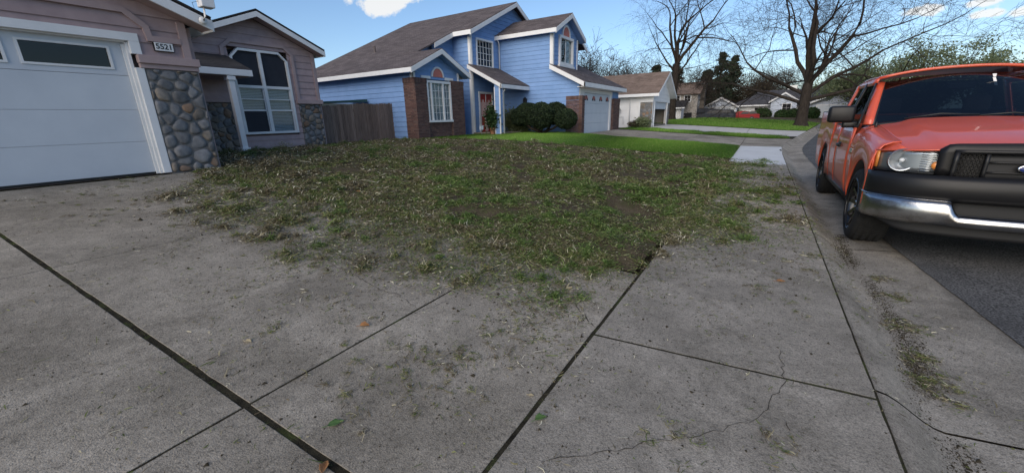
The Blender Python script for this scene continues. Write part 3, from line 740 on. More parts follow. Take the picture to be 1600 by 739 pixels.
MB().box(-16.4, -15.4, 10.2, 12.3, .55, 2.12).build('body', M['beige'], shed); MB().prism([(-15.33, 10.1, 2.12), (-15.33, 12.4, 2.22), (-16.5, 12.4, 2.22), (-16.5, 10.1, 2.12)], [(-15.33, 10.1, 2.18), (-15.33, 12.4, 2.32), (-16.5, 12.4, 2.32), (-16.5, 10.1, 2.18)]).build('lid', M['green_cap'], shed)

# ------------------------------------------------------------------ blue house
def downspout(h, pts, mat=None): MB().tube(pts, .035, 6).build('downspout', mat or M['white'], h, True)
def arch_window(h, pl, uc, zc, r, tm, fill, name='arch_light', trim=.07):
    fan = [(uc+r*math.cos(t), zc+r*math.sin(t)*1.05) for t in np.linspace(0, math.pi, 15)]
    a = pl.poly(MB(), fan, -.02, .036).build(name, fill, h)
    BASE[a.name] = BASE[h.name]
    mb = MB(); ro = r+trim
    outer = [(uc+ro*math.cos(t), zc+ro*math.sin(t)*1.05) for t in np.linspace(0, math.pi, 15)]
    for i in range(14): pl.poly(mb, [fan[i], outer[i], outer[i+1], fan[i+1]], -.02, .07)
    mb.build('arch_trim', tm, a); return a
def house_blue():
    h = empty('blue_house', (-10.5, 17, .55), 'two-storey sky blue lap-sided house with brick piers and brown roof', 'house')
    B = M['blue']; Wt = M['white']
    # brick-fronted gable bay
    P = fx(-12.5); ck = 13.95; half = 1.45; gk = lambda y: 4.16-.47*abs(y-ck)
    poly = [(12.5, .5), (15.43, .5), (15.43, gk(15.43)), (ck, gk(ck)), (12.5, gk(12.5))]
    siding(h, P, poly, B, .205, holes=[(12.5, 15.43, .5, 2.6), (13.2, 14.72, 2.5, 3.05)])
    backing(h, P, poly, B, -.5, -.44)
    bc = part(h, 'brick_core', M['brick_mortar'], P, (12.52, 13.16, .5, 3.03, -.42, .10), (14.76, 15.63, .5, 3.03, -.42, .10), (13.16, 14.76, .5, 1.26, -.42, .0))
    bricks(h, 'brick_pier', P, 12.47, 13.17, .52, 3.06, .115); bricks(h, 'brick_pier', fy(12.52), -13.06, -12.385, .52, 3.06, .05); bricks(h, 'brick_pier', P, 14.75, 15.65, .52, 3.06, .115)
    bricks(h, 'brick_pier', fy(14.75), -12.5, -12.385, .52, 3.06, .0, soldier=False)
    bricks(h, 'brick_apron', P, 13.16, 14.76, .52, 1.29, .015)
    part(h, 'pier_return_core', M['brick_mortar'], fy(12.52), (-13.04, -12.42, .5, 3.03, -.3, .03))
    # bay window with side lights and an arched coral fan
    u0, u1, z0, z1 = 13.22, 14.72, 1.33, 3.0
    w = part(h, 'bay_window', Wt, P, (u0-.05, u1+.05, z0-.06, z0+.03, -.1, .13)); BASE[w.name] = BASE[h.name]
    part(w, 'frame', Wt, P, (u0-.04, u0+.05, z0+.03, z1, -.1, .10), (u1-.05, u1+.04, z0+.03, z1, -.1, .10), (u0+.05, u1-.05, z1-.1, z1, -.1, .10))
    for m_ in (u0+.22, u1-.52): part(w, 'mullion', Wt, P, (m_, m_+.08, z0+.03, z1-.1, -.1, .09))
    for a, b, nc in ((u0+.05, u0+.22, 1), (u0+.30, u1-.52, 3), (u1-.44, u1-.05, 2)):
        part(w, 'pane', M['glass'], P, (a, b, z0+.03, z1-.1, .02, .025))
        for i in range(1, nc): uu = a+(b-a)*i/nc; part(w, 'muntin', Wt, P, (uu-.008, uu+.008, z0+.03, z1-.1, .028, .04))
        for i in range(1, 5): zz = z0+.03+(z1-.13-z0)*i/5; part(w, 'muntin', Wt, P, (a, b, zz-.008, zz+.008, .028, .041))
    mb = MB(); z = z0+.05
    while z < z1-.12: P.box(mb, u0+.06, u1-.06, z, z+.032, -.03, -.027); z += .045
    mb.build('blind', M['blind'], w); part(w, 'window_backing', M['interior'], P, (u0, u1, z0, z1, -.2, -.15))
    arch_window(h, P, 13.98, 3.16, .33, Wt, M['coral'])
    for s, a, b in ((0, 12.95, 13.5), (1, 14.45, 15.0)): part(h, 'head_trim', Wt, P, (a, b, 3.06, 3.17, .0, .055))
    part(h, 'corner_board', Wt, P, (12.5, 12.6, 3.06, gk(12.5)-.02, .0, .055)); part(h, 'corner_board', Wt, P, (15.33, 15.43, 3.06, gk(15.43)-.02, .0, .055))
    # long side wall, porch-side walls
    siding(h, fy(12.5), [(-20.4, .5), (-13.05, .5), (-13.05, 3.36), (-20.4, 3.36)], B, .205)
    siding(h, fy(12.5), [(-13.05, 3.03), (-12.5, 3.03), (-12.5, 3.36), (-13.05, 3.36)], B, .205)
    backing(h, fy(12.5), [(-20.4, .5), (-12.5, .5), (-12.5, 3.36), (-20.4, 3.36)], B, -.2, -.1)
    part(h, 'corner_board', Wt, fy(12.5), (-12.6, -12.5, 3.06, 3.36, .0, .055))
    rz = lambda y: 3.42+.464*(y-12.1)               # main roof plane
    siding(h, fx(-14.0), [(15.43, .5), (17.0, .5), (17.0, rz(17)-.12), (15.43, rz(15.43)-.12)], B, .205); backing(h, fx(-14.0), [(12.5, .5), (17.0, .5), (17.0, rz(17)-.12), (12.5, rz(12.5)-.12)], B)
    siding(h, fy(17.0), [(-14.0, .5), (-12.9, .5), (-12.9, rz(17)-.1), (-14.0, rz(17)-.1)], B, .205); backing(h, fy(17.0), [(-14.0, .5), (-12.9, .5), (-12.9, rz(17)-.1), (-14.0, rz(17)-.1)], B)
    E_ = fx(-12.9); ry = 20.9
    ep = [(17.0, .5), (24.5, .5), (24.5, 5.8), (ry, rz(ry)-.12), (17.0, rz(17)-.12)]
    siding(h, E_, ep, B, .205, holes=[(17.5, 18.95, 3.94, 5.25), (17.55, 18.8, .5, 2.72)]); backing(h, E_, ep, B)
    part(h, 'corner_board', Wt, E_, (17.0, 17.11, .55, rz(17)-.15, .0, .055)); part(h, 'corner_board', Wt, fy(17.0), (-13.0, -12.87, .55, rz(17)-.15, .0, .055))
    window(h, E_, 17.56, 18.90, 4.02, 5.20, 5, 4, .09, gm=M['glass'], trimo=.05)
    part(h, 'window_sill', Wt, E_, (17.42, 19.04, 3.80, 3.93, .02, .06))
    # entry door: red double door with a pale grille
    d = part(h, 'entry_door', M['red'], E_, (17.62, 18.72, .62, 2.64, -.06, -.02)); BASE[d.name] = BASE[h.name]
    part(h, 'door_frame', Wt, E_, (17.5, 17.62, .6, 2.74, -.1, .04), (18.72, 18.8, .6, 2.74, -.1, .04), (17.62, 18.72, 2.64, 2.74, -.1, .04))
    for c_ in (17.9, 18.45):
        part(d, 'grille', Wt, E_, *[(c_-.16+i*.105, c_-.16+i*.105+.02, 1.55, 2.4-abs(i-1.5)*.12, -.02, -.005) for i in range(4)], (c_-.18, c_+.18, 1.5, 1.54, -.02, -.004), (c_-.18, c_+.18, 1.0, 1.03, -.02, -.004), (c_-.18, c_-.15, .75, 1.5, -.02, -.003), (c_+.15, c_+.18, .75, 1.5, -.02, -.003))
    part(d, 'door_stile', Wt, E_, (18.16, 18.2, .64, 2.62, -.02, -.006))
    # porch shed roof, post
    slab_roof(h, [(-10.95, 16.75, 2.99), (-10.95, 19.53, 2.99), (-12.88, 19.53, 4.0), (-12.88, 16.75, 4.0)], M['roof_brown'], .05, 'porch_roof')
    fy(16.75).poly(MB(), [(-12.95, 3.79), (-10.93, 2.76), (-10.93, 2.94), (-12.95, 3.97)], -.03, .02).build('rake_board', Wt, h)
    fx(-10.97).poly(MB(), [(16.73, 2.77), (19.52, 2.77), (19.52, 2.95), (16.73, 2.95)], -.03, .02).build('eave_board', Wt, h)
    slab_roof(h, [(-11.0, 16.8, 2.8), (-11.0, 19.5, 2.8), (-12.85, 19.5, 3.75), (-12.85, 16.8, 3.75)], B, .02, 'soffit')
    siding(h, fy(16.85), [(-11.42, .55), (-11.12, .55), (-11.12, 2.85), (-11.42, 3.0)], B, .205); MB().box(-11.41, -11.13, 16.86, 17.12, .5, 2.8).build('porch_post', B, h)
    for a, b, c_, e in ((-11.44, -11.39, 16.82, 16.87), (-11.15, -11.09, 16.82, 16.87), (-11.15, -11.09, 17.08, 17.14)): MB().box(a, b, c_, e, .55, 2.83).build('corner_board', Wt, h)
    siding(h, fx(-11.12), [(16.87, .55), (17.08, .55), (17.08, 2.8), (16.87, 2.8)], B, .205)
    downspout(h, [(-10.92, 17.0, 2.8), (-10.95, 17.02, 2.68), (-11.03, 17.05, 2.6), (-11.03, 17.05, .62)])
    slab('porch_slab', [(-12.85, 16.9), (-12.85, 19.5), (-11.1, 19.5), (-11.1, 16.9)], M['concrete'], h_slab, off=.1)
    # tower over the garage and the garage's left wall: one plane
    TW = fy(19.55)
    gr = lambda x: 3.02+.494*(-7.72-x)              # garage roof plane
    siding(h, TW, [(-12.88, .5), (-8.12, .5), (-8.12, gr(-8.12)-.1), (-9.63, gr(-9.63)-.1), (-12.88, gr(-9.63)-.1)], B, .205)
    siding(h, TW, [(-12.88, gr(-9.63)-.1), (-9.63, gr(-9.63)-.1), (-9.63, 5.5), (-12.88, 5.5)], B, .205)
    backing(h, TW, [(-12.88, .5), (-8.12, .5), (-8.12, gr(-8.12)-.12), (-9.66, gr(-9.63)-.1), (-12.88, gr(-9.63)-.1)], B); backing(h, TW, [(-12.88, 3.7), (-9.66, 3.7), (-9.66, 5.5), (-12.88, 5.5)], B)
    F_ = fx(-9.63); tc_ = 21.12; tk = lambda y: 6.30-.5*abs(y-tc_)
    tp = [(19.55, 3.8), (22.7, 3.8), (22.7, tk(22.7)), (tc_, tk(tc_)), (19.55, tk(19.55))]
    siding(h, F_, tp, B, .205, holes=[(20.22, 22.0, 4.03, 5.42)]); backing(h, F_, tp, B)
    part(h, 'corner_board', Wt, TW, (-9.75, -9.62, 3.85, 5.45, .0, .055)); part(h, 'corner_board', Wt, F_, (19.52, 19.65, 3.85, 5.47, .0, .055)); part(h, 'corner_board', Wt, F_, (22.6, 22.7, 3.85, 5.47, .0, .055))
    tw = window(h, F_, 20.36, 21.86, 4.15, 5.30, 2, 1, .13, trimo=.12, muntin=.07)
    part(tw, 'curtain', M['blind'], F_, (21.15, 21.8, 4.2, 5.3, -.05, -.045))
    part(h, 'window_sill', Wt, F_, (20.15, 22.1, 3.92, 4.02, .02, .14))
    arch_window(h, F_, 21.12, 5.46, .42, Wt, M['coral'], trim=.1)
    # main roof (gable, ridge running back from the street)
    hz = rz(ry)
    for q in ([(-13.6, 12.05), (-13.6, 16.6), (-20.7, 16.6), (-20.7, 12.05)], [(-12.5, 16.6), (-12.5, ry), (-20.7, ry), (-20.7, 16.6)]):
        slab_roof(h, [(x, y, rz(y)) for x, y in q], M['roof_brown'], .06)
    slab_roof(h, [(-12.5, ry, hz), (-12.5, ry+7, hz-.464*7), (-20.7, ry+7, hz-.464*7), (-20.7, ry, hz)], M['roof_brown'], .06)
    for a, b, X in ((15.2, 16.62, -13.6), (16.55, ry, -12.5)): fx(X).poly(MB(), [(a, rz(a)-.25), (b, rz(b)-.25), (b, rz(b)-.04), (a, rz(a)-.04)], -.03, .02).build('rake_board', Wt, h)
    fx(-12.5).poly(MB(), [(ry, hz-.25), (ry+2, hz-.25-.93), (ry+2, hz-.04-.93), (ry, hz-.04)], -.03, .02).build('rake_board', Wt, h)
    beam(h, (-13.6, 16.57, rz(16.57)-.03), (-12.48, 16.57, rz(16.57)-.03), .03, .2, Wt, 'eave_board')
    slab_roof(h, [(-12.55, 16.6, rz(16.6)-.22), (-12.55, ry, hz-.22), (-12.9, ry, hz-.22), (-12.9, 16.6, rz(16.6)-.22)], B, .02, 'soffit')
    slab_roof(h, [(-12.5, 16.6, rz(16.6)-.22), (-12.5, 17, rz(17)-.22), (-14, 17, rz(17)-.22), (-14, 16.6, rz(16.6)-.22)], B, .02, 'soffit')
    beam(h, (-20.7, 12.05, 3.38), (-12.1, 12.05, 3.38), .03, .17, Wt, 'eave_board')
    slab_roof(h, [(-20.7, 12.07, 3.27), (-12.15, 12.07, 3.27), (-12.15, 12.5, 3.27), (-20.7, 12.5, 3.27)], B, .02, 'soffit')
    MB().tube([(-17.5, 15, rz(15)-.05), (-17.5, 15, rz(15)+.3)], .05, 8).build('vent_pipe', M['roof_brown'], h)
    # bay gable roof
    for s in (1, -1):
        ye = ck+s*1.9; zk = 4.287; ze = zk-.464*1.9; bX = -15.5 if s > 0 else -13.6
        slab_roof(h, [(-12.1, ck, zk), (-12.1, ye, ze), (bX, ye, ze), (bX, ck, zk)], M['roof_brown'], .05)
        fx(-12.1).poly(MB(), [(ck, zk-.23), (ye, ze-.23), (ye, ze-.03), (ck, zk-.03)], -.03, .02).build('rake_board', Wt, h)
        slab_roof(h, [(-12.12, ck, zk-.2), (-12.12, ye, ze-.2), (-12.5, ye, ze-.2), (-12.5, ck, zk-.2)], B, .02, 'soffit')
        if s > 0: beam(h, (-12.1, ye, ze-.03), (-14, ye, ze-.03), .03, .18, Wt, 'eave_board')
    # tower roof
    for s in (1, -1):
        ye = tc_+s*1.95; zk = 6.55; ze = zk-.5*1.95
        slab_roof(h, [(-9.25, tc_, zk), (-9.25, ye, ze), (-14.5, ye, ze), (-14.5, tc_, zk)], M['roof_brown'], .05)
        fx(-9.25).poly(MB(), [(tc_, zk-.25), (ye, ze-.25), (ye, ze-.03), (tc_, zk-.03)], -.03, .02).build('rake_board', Wt, h)
        beam(h, (-9.25, ye, ze-.02), (-12.95, ye, ze-.02), .03, .19, Wt, 'eave_board')
        slab_roof(h, [(-9.27, tc_, zk-.22), (-9.27, ye, ze-.22), (-9.63, ye, ze-.22), (-9.63, tc_, zk-.22)], B, .02, 'soffit')
    slab_roof(h, [(-9.3, 19.2, 5.42), (-12.9, 19.2, 5.42), (-12.9, 19.55, 5.42), (-9.3, 19.55, 5.42)], B, .02, 'soffit')
    # second small gable stepping out behind the tower ridge
    part(h, 'rear_gable_wall', B, fx(-10.6), (23.0, 25.2, 3.5, 5.3, -.2, 0))
    for s in (1, -1):
        ye = 24.0+s*1.7; slab_roof(h, [(-10.2, 24.0, 6.3), (-10.2, ye, 5.45), (-14.5, ye, 5.45), (-14.5, 24.0, 6.3)], M['roof_brown'], .05); fx(-10.2).poly(MB(), [(24.0, 6.08), (ye, 5.23), (ye, 5.42), (24.0, 6.27)], -.03, .02).build('rake_board', Wt, h)
    downspout(h, [(-12.75, 19.2, 5.45), (-12.72, 19.28, 5.3), (-12.78, 19.44, 5.2), (-12.78, 19.44, 3.95)])
    # garage
    G = fx(-8.1)
    part(h, 'garage_wall', M['offwhite'], G, (24.35, 24.7, .5, 2.75, -.2, 0), (19.6, 20.2, .5, 2.75, -.2, 0), (20.2, 24.35, 2.56, 2.75, -.2, 0))
    part(h, 'garage_wall', B, G, (24.7, 25.9, .5, 2.75, -.2, 0))
    for i in range(4):
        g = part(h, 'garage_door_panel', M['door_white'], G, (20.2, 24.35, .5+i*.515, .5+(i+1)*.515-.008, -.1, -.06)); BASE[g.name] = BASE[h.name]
        if i == 3:
            for cc in np.linspace(20.6, 23.95, 4):
                for k in range(5):
                    a0, a1 = math.pi*k/5, math.pi*(k+1)/5
                    fx(-8.1).poly(MB(), [(cc+.06*math.cos(a0), 2.18+.06*math.sin(a0)), (cc+.26*math.cos(a0), 2.18+.26*math.sin(a0)), (cc+.26*math.cos(a1), 2.18+.26*math.sin(a1)), (cc+.06*math.cos(a1), 2.18+.06*math.sin(a1))], -.059, -.053+.001*k).build('sunburst_light', M['screen'] if k % 2 == 0 else M['coral'], g)
    part(h, 'brick_core', M['brick_mortar'], G, (19.56, 19.93, .4, 2.3, -.7, .12)); bricks(h, 'brick_pier', TW, -8.82, -7.93, .42, 2.38, .03); bricks(h, 'brick_pier', G, 19.53, 19.95, .42, 2.38, .14)
    part(h, 'brick_core', M['brick_mortar'], G, (24.62, 25.83, .4, 2.3, -.1, .12)); bricks(h, 'brick_pier', G, 24.6, 25.85, .42, 2.38, .14); bricks(h, 'brick_pier', fy(24.6), -8.1, -7.96, .42, 2.38, .0, soldier=False)
    slab_roof(h, [(-7.7, 19.2, gr(-7.7)), (-7.7, 26.2, gr(-7.7)), (-10.9, 26.2, gr(-10.9)), (-10.9, 19.2, gr(-10.9))][:2]+[(-9.62, 26.2, gr(-9.62)), (-9.62, 19.2, gr(-9.62))], M['roof_brown'], .05)
    slab_roof(h, [(-9.62, 22.72, gr(-9.62)), (-9.62, 26.2, gr(-9.62)), (-11.2, 26.2, gr(-11.2)), (-11.2, 22.72, gr(-11.2))], M['roof_brown'], .05)
    fy(19.2).poly(MB(), [(-9.62, gr(-9.62)-.24), (-7.68, gr(-7.68)-.24), (-7.68, gr(-7.68)-.03), (-9.62, gr(-9.62)-.03)], -.03, .02).build('rake_board', Wt, h)
    fx(-7.7).poly(MB(), [(19.18, gr(-7.7)-.24), (26.22, gr(-7.7)-.24), (26.22, gr(-7.7)-.03), (19.18, gr(-7.7)-.03)], -.03, .02).build('eave_board', Wt, h)
    slab_roof(h, [(-7.72, 19.22, gr(-7.7)-.22), (-7.72, 26.2, gr(-7.7)-.22), (-8.1, 26.2, gr(-7.7)-.22), (-8.1, 19.22, gr(-7.7)-.22)], Wt, .02, 'soffit')
    slab_roof(h, [(-8.1, 19.22, gr(-8.1)-.22), (-8.1, 19.55, gr(-8.1)-.22), (-9.6, 19.55, gr(-9.6)-.22), (-9.6, 19.22, gr(-9.6)-.22)], B, .02, 'soffit')
    part(h, 'garage_far_wall', B, fy(25.9), (-11, -8.2, .5, 3, -.1, 0))
    # lantern by the porch
    ln = empty('wall_lantern', (-11.2, 19.47, 2.1), 'black wall lantern on the blue wall beside the porch', 'lantern')
    MB().box(-11.29, -11.11, 19.36, 19.5, 2.05, 2.32).build('lamp_body', M['black'], ln); MB().lathe([(.0, .12), (.13, 0), (.1, -.02)], (-11.2, 19.42, 2.34), 'z', 6).build('lamp_cap', M['black'], ln)
    MB().box(-11.22, -11.18, 19.45, 19.54, 2.3, 2.36).build('bracket', M['black'], ln)
h_slab = empty('porch_floor', (0, 0, 0), kind='structure')
house_blue()

# ------------------------------------------------------------------ white house beyond, and the far houses at the bend
def house_white():
    h = empty('white_house', (-7.1, 34, .6), 'small white house with stone veneer pier and half-open garage', 'house')
    Wm = M['offwhite']; Wt = M['white']; gz = .55
    siding(h, fy(31.0), [(-16, .5), (-7.1, .5), (-7.1, 2.8), (-16, 2.8)], Wm, .3, proud=.006); backing(h, fy(31.0), [(-16, .5), (-7.1, .5), (-7.1, 2.8), (-16, 2.8)], Wm)
    F = fx(-7.1); k = 33.9; gk = lambda y: 4.35-.5*abs(y-k)
    gp = [(31.0, 2.3), (36.9, 2.3), (36.9, gk(36.9)), (k, gk(k)), (31.0, gk(31.0))]
    siding(h, F, gp, Wm, .3, holes=[(33.4, 34.4, 3.35, 3.95)])
    part(h, 'wall', Wm, F, (31.0, 31.45, .5, 2.3, -.2, 0)); part(h, 'wall', Wm, F, (36.1, 36.9, .5, 2.3, -.2, 0)); part(h, 'gable_wall', Wm, F, (31.6, 36.2, 2.55, 3.2, -.3, -.2))
    window(h, F, 33.5, 34.3, 3.42, 3.9, 1, 1, .07, gm=M['dark_glass'], name='gable_vent')
    st = part(h, 'stone_core', M['mortar'], fy(31.0), (-8.0, -7.12, .5, 2.28, -.1, .03)); stones(h, fy(31.0), -8.0, -7.12, .52, 2.25, .19, 21, .03, .03)
    part(h, 'stone_core', M['mortar'], F, (36.1, 36.85, .5, 2.28, .005, .03)); stones(h, F, 36.1, 36.85, .52, 2.25, .19, 22, .03, .03)
    part(h, 'trim', Wt, fy(31.0), (-8.12, -8.0, .5, 2.4, .008, .05), (-8.12, -7.08, 2.28, 2.4, .012, .055))
    part(h, 'trim', Wt, F, (31.45, 31.6, .5, 2.45, -.05, .04), (35.95, 36.1, .5, 2.45, -.05, .04), (31.6, 35.95, 2.32, 2.45, -.05, .04))
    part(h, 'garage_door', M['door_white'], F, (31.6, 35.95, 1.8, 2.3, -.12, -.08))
    part(h, 'garage_interior', M['tan'], fx(-12), (31.2, 36.8, .5, 2.6, -.1, 0)); part(h, 'garage_interior', M['tan'], fy(36.7), (-12, -7.3, .5, 2.6, -.1, 0))
    slab('garage_floor', [(-12, 31.3), (-12, 36.6), (-7.1, 36.6), (-7.1, 31.3)], M['concrete'], h_slab, off=.06, step=1)
    for s in (1, -1):
        ye = k+s*3.35; zk = 4.55; ze = zk-.5*3.35
        slab_roof(h, [(-6.65, k, zk), (-6.65, ye, ze), (-18, ye, ze), (-18, k, zk)], M['roof_tan'], .06)
        fx(-6.65).poly(MB(), [(k, zk-.24), (ye, ze-.24), (ye, ze-.03), (k, zk-.03)], -.03, .02).build('rake_board', Wt, h)
        beam(h, (-6.65, ye, ze-.02), (-18, ye, ze-.02), .04, .2, Wt, 'eave_board')
        slab_roof(h, [(-6.67, k, zk-.2), (-6.67, ye, ze-.2), (-7.1, ye, ze-.2), (-7.1, k, zk-.2)], Wt, .02, 'soffit')
    slab_roof(h, [(-6.7, 30.57, 2.68), (-18, 30.57, 2.68), (-18, 31, 2.68), (-6.7, 31, 2.68)], Wt, .02, 'soffit')
    downspout(h, [(-8.75, 30.85, 2.68), (-8.75, 30.9, 2.5), (-8.75, 30.93, .6)])
    gm = empty('gas_meter', (-9.4, 30.85, 1.4), 'grey utility meter and pipe on the white side wall', 'meter')
    MB().lathe([(.0, .1), (.13, .1), (.15, 0), (.15, -.1)], (-9.55, 30.9, 1.75), 'y', 14).build('dial', M['metal'], gm, True); MB().tube([(-9.55, 30.92, 1.62), (-9.55, 30.92, 1.3), (-9.2, 30.92, 1.3), (-9.2, 30.92, .75)], .025, 6).build('pipe', M['offwhite'], gm, True)
    cl = empty('storage_tote', (-7.5, 32.1, .6), 'blue plastic tote standing just inside the open garage', 'tote'); MB().box(-7.7, -7.35, 31.75, 32.2, .6, .95).build('body', plain('tote_blue', (.03, .14, .45), .5), cl, bevel=.03); MB().box(-7.73, -7.32, 31.72, 32.23, .95, 1.0).build('lid', M['white'], cl)
    bx = empty('cardboard_box', (-8.4, 32.3, .6), 'brown cardboard box stacked in the dark garage', 'box'); MB().box(-8.8, -8.1, 31.9, 32.6, .6, 1.25).build('box_body', M['beige'], bx); MB().box(-8.7, -8.2, 32, 32.5, 1.25, 1.6).build('box_top', M['tan'], bx)
house_white()
def simple_gable(h, X0, X1, Y, z0, ze, zp, wall, roof, depth, over=.4, door=None, name_front='wall', win=()):
    """a gable end facing down the street at y = Y"""
    c = (X0+X1)/2; P = fy(Y); half = (X1-X0)/2
    P.poly(MB(), [(X0, z0), (X1, z0), (X1, ze), (c, zp), (X0, ze)], -depth, 0).build(name_front, wall, h)
    for s in (1, -1):
        xe = c+s*(half+over); sl = (zp-ze)/half; zz = ze-sl*over
        slab_roof(h, [(c, Y-over, zp+.12), (xe, Y-over, zz+.12), (xe, Y+depth, zz+.12), (c, Y+depth, zp+.12)], roof, .08)
        P.poly(MB(), [(c, zp-.15), (xe, zz-.15), (xe, zz+.08), (c, zp+.08)], over, over+.05).build('rake_board', M['white'], h)
    if door:
        a, b, zt = door
        d = part(h, 'door_frame', M['white'], P, (a-.12, a, z0, zt+.12, 0, .06), (b, b+.12, z0, zt+.12, 0, .06), (a, b, zt, zt+.12, 0, .06))
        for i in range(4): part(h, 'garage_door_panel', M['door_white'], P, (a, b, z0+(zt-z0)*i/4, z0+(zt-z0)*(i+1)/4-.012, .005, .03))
    for (a, b, c0, d0, cc, rr) in win: window(h, P, a, b, c0, d0, cc, rr, .09, gm=M['dark_glass'], trimo=.06, depth=.01)
def far_houses():
    z0 = .35
    h = empty('pale_blue_house', (-6, 72, z0), 'pale blue gabled garage house behind the parked cars', 'house')
    simple_gable(h, -8.5, -3.9, 72, .1, 2.4, 3.7, M['greyblue'], M['roof_grey'], 12, .35, (-7.8, -4.2, 2.25))
    for i, x in enumerate((-8.4, -4.1)): part(h, 'brick_pier', M['stone_b'], fy(72), (x-.15, x+.2, .1, 1.6, .0, .1))
    h = empty('long_ranch_house', (0, 74, z0), 'long white ranch house under a broad dark grey roof', 'house')
    part(h, 'wall', M['offwhite'], fy(74), (-4.2, 5, .1, 2.5, -10, 0))
    slab_roof(h, [(-4.9, 73.4, 2.45), (3.0, 73.4, 2.45), (3.0, 79, 4.75), (-1.3, 79, 4.75)], M['roof_grey'], .1); slab_roof(h, [(-4.9, 73.4, 2.45), (-1.3, 79, 4.75), (-1.3, 84, 4.75), (-4.9, 86, 2.45)], M['roof_grey'], .1)
    slab_roof(h, [(-1.3, 79, 4.75), (12, 79, 4.75), (12, 90, 1.5), (-1.3, 90, 1.5)], M['roof_grey'], .1); slab_roof(h, [(3, 73.4, 2.45), (12, 73.4, 2.45), (12, 79, 4.75), (3, 79, 4.75)], M['roof_grey'], .1)
    beam(h, (-4.9, 73.36, 2.5), (3.0, 73.36, 2.5), .08, .18, M['white'], 'eave_board')
    simple_gable(h, .4, 3.6, 72.4, .1, 3.0, 4.05, M['greyblue'], M['roof_grey'], 4, .3, None, win=((1.9, 2.9, 1.4, 2.5, 2, 2),))
    window(h, fy(74), -1.6, -.6, 1.2, 2.1, 2, 1, .08, gm=M['dark_glass'], depth=.01)
    part(h, 'porch_wall', M['tan'], fy(73), (-2.0, .3, .1, 1.7, -.2, 0)); MB().box(2.4, 3.6, 79, 80, 4.6, 5.35).build('chimney', M['metal'], h)
    h = empty('corner_house', (8, 70, z0), 'white gabled house with wide garage behind the big bare tree', 'house')
    simple_gable(h, 4.9, 11.2, 70, .15, 2.5, 3.85, M['greyblue'], M['roof_grey'], 12, .5, (5.8, 9.9, 2.1))
    h = empty('two_storey_house', (-12, 64, z0), 'grey two-storey house with brick chimney beyond the white house', 'house')
    part(h, 'wall', M['tan'], fy(66), (-16, -8.8, .1, 4.3, -8, 0))
    slab_roof(h, [(-16.5, 65.6, 4.25), (-8.4, 65.6, 4.25), (-8.4, 70, 6.1), (-16.5, 70, 6.1)], M['roof_tan'], .1); slab_roof(h, [(-16.5, 70, 6.1), (-8.4, 70, 6.1), (-8.4, 74.5, 4.2), (-16.5, 74.5, 4.2)], M['roof_tan'], .1)
    fx(-8.8).poly(MB(), [(66, 4.25), (74, 4.25), (70, 6.0)], -.1, 0).build('gable_wall', M['tan'], h)
    for a, b in ((-12.1, -11.3), (-10.6, -9.8)): window(h, fy(66), a, b, 3.2, 4.0, 2, 2, .1, depth=.01, gm=M['dark_glass'])
    for a in (67.2, 69.0, 71): window(h, fx(-8.8), a, a+.7, 2.6, 3.7, 1, 2, .08, depth=.01, gm=M['dark_glass'])
    for a in (67.2, 69.0): window(h, fx(-8.8), a, a+.7, .9, 1.9, 1, 2, .08, depth=.01, gm=M['dark_glass'])
    part(h, 'garage_wall', M['offwhite'], fy(63.5), (-14, -10.5, .1, 2.4, -2.4, 0)); slab_roof(h, [(-14.4, 63, 2.3), (-10.0, 63, 2.3), (-10.0, 66, 3.4), (-14.4, 66, 3.4)], M['roof_dark'], .1); beam(h, (-14.4, 62.96, 2.35), (-10, 62.96, 2.35), .06, .18, M['white'], 'eave_board')
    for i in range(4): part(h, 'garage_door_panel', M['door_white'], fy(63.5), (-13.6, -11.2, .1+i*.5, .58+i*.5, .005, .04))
    MB().box(-8.8, -8.2, 68.4, 69.6, .1, 5.6).build('chimney', M['stone_b'], h); MB().box(-8.87, -8.13, 68.33, 69.67, 5.6, 5.75).build('chimney_cap', M['mortar'], h)
far_houses()
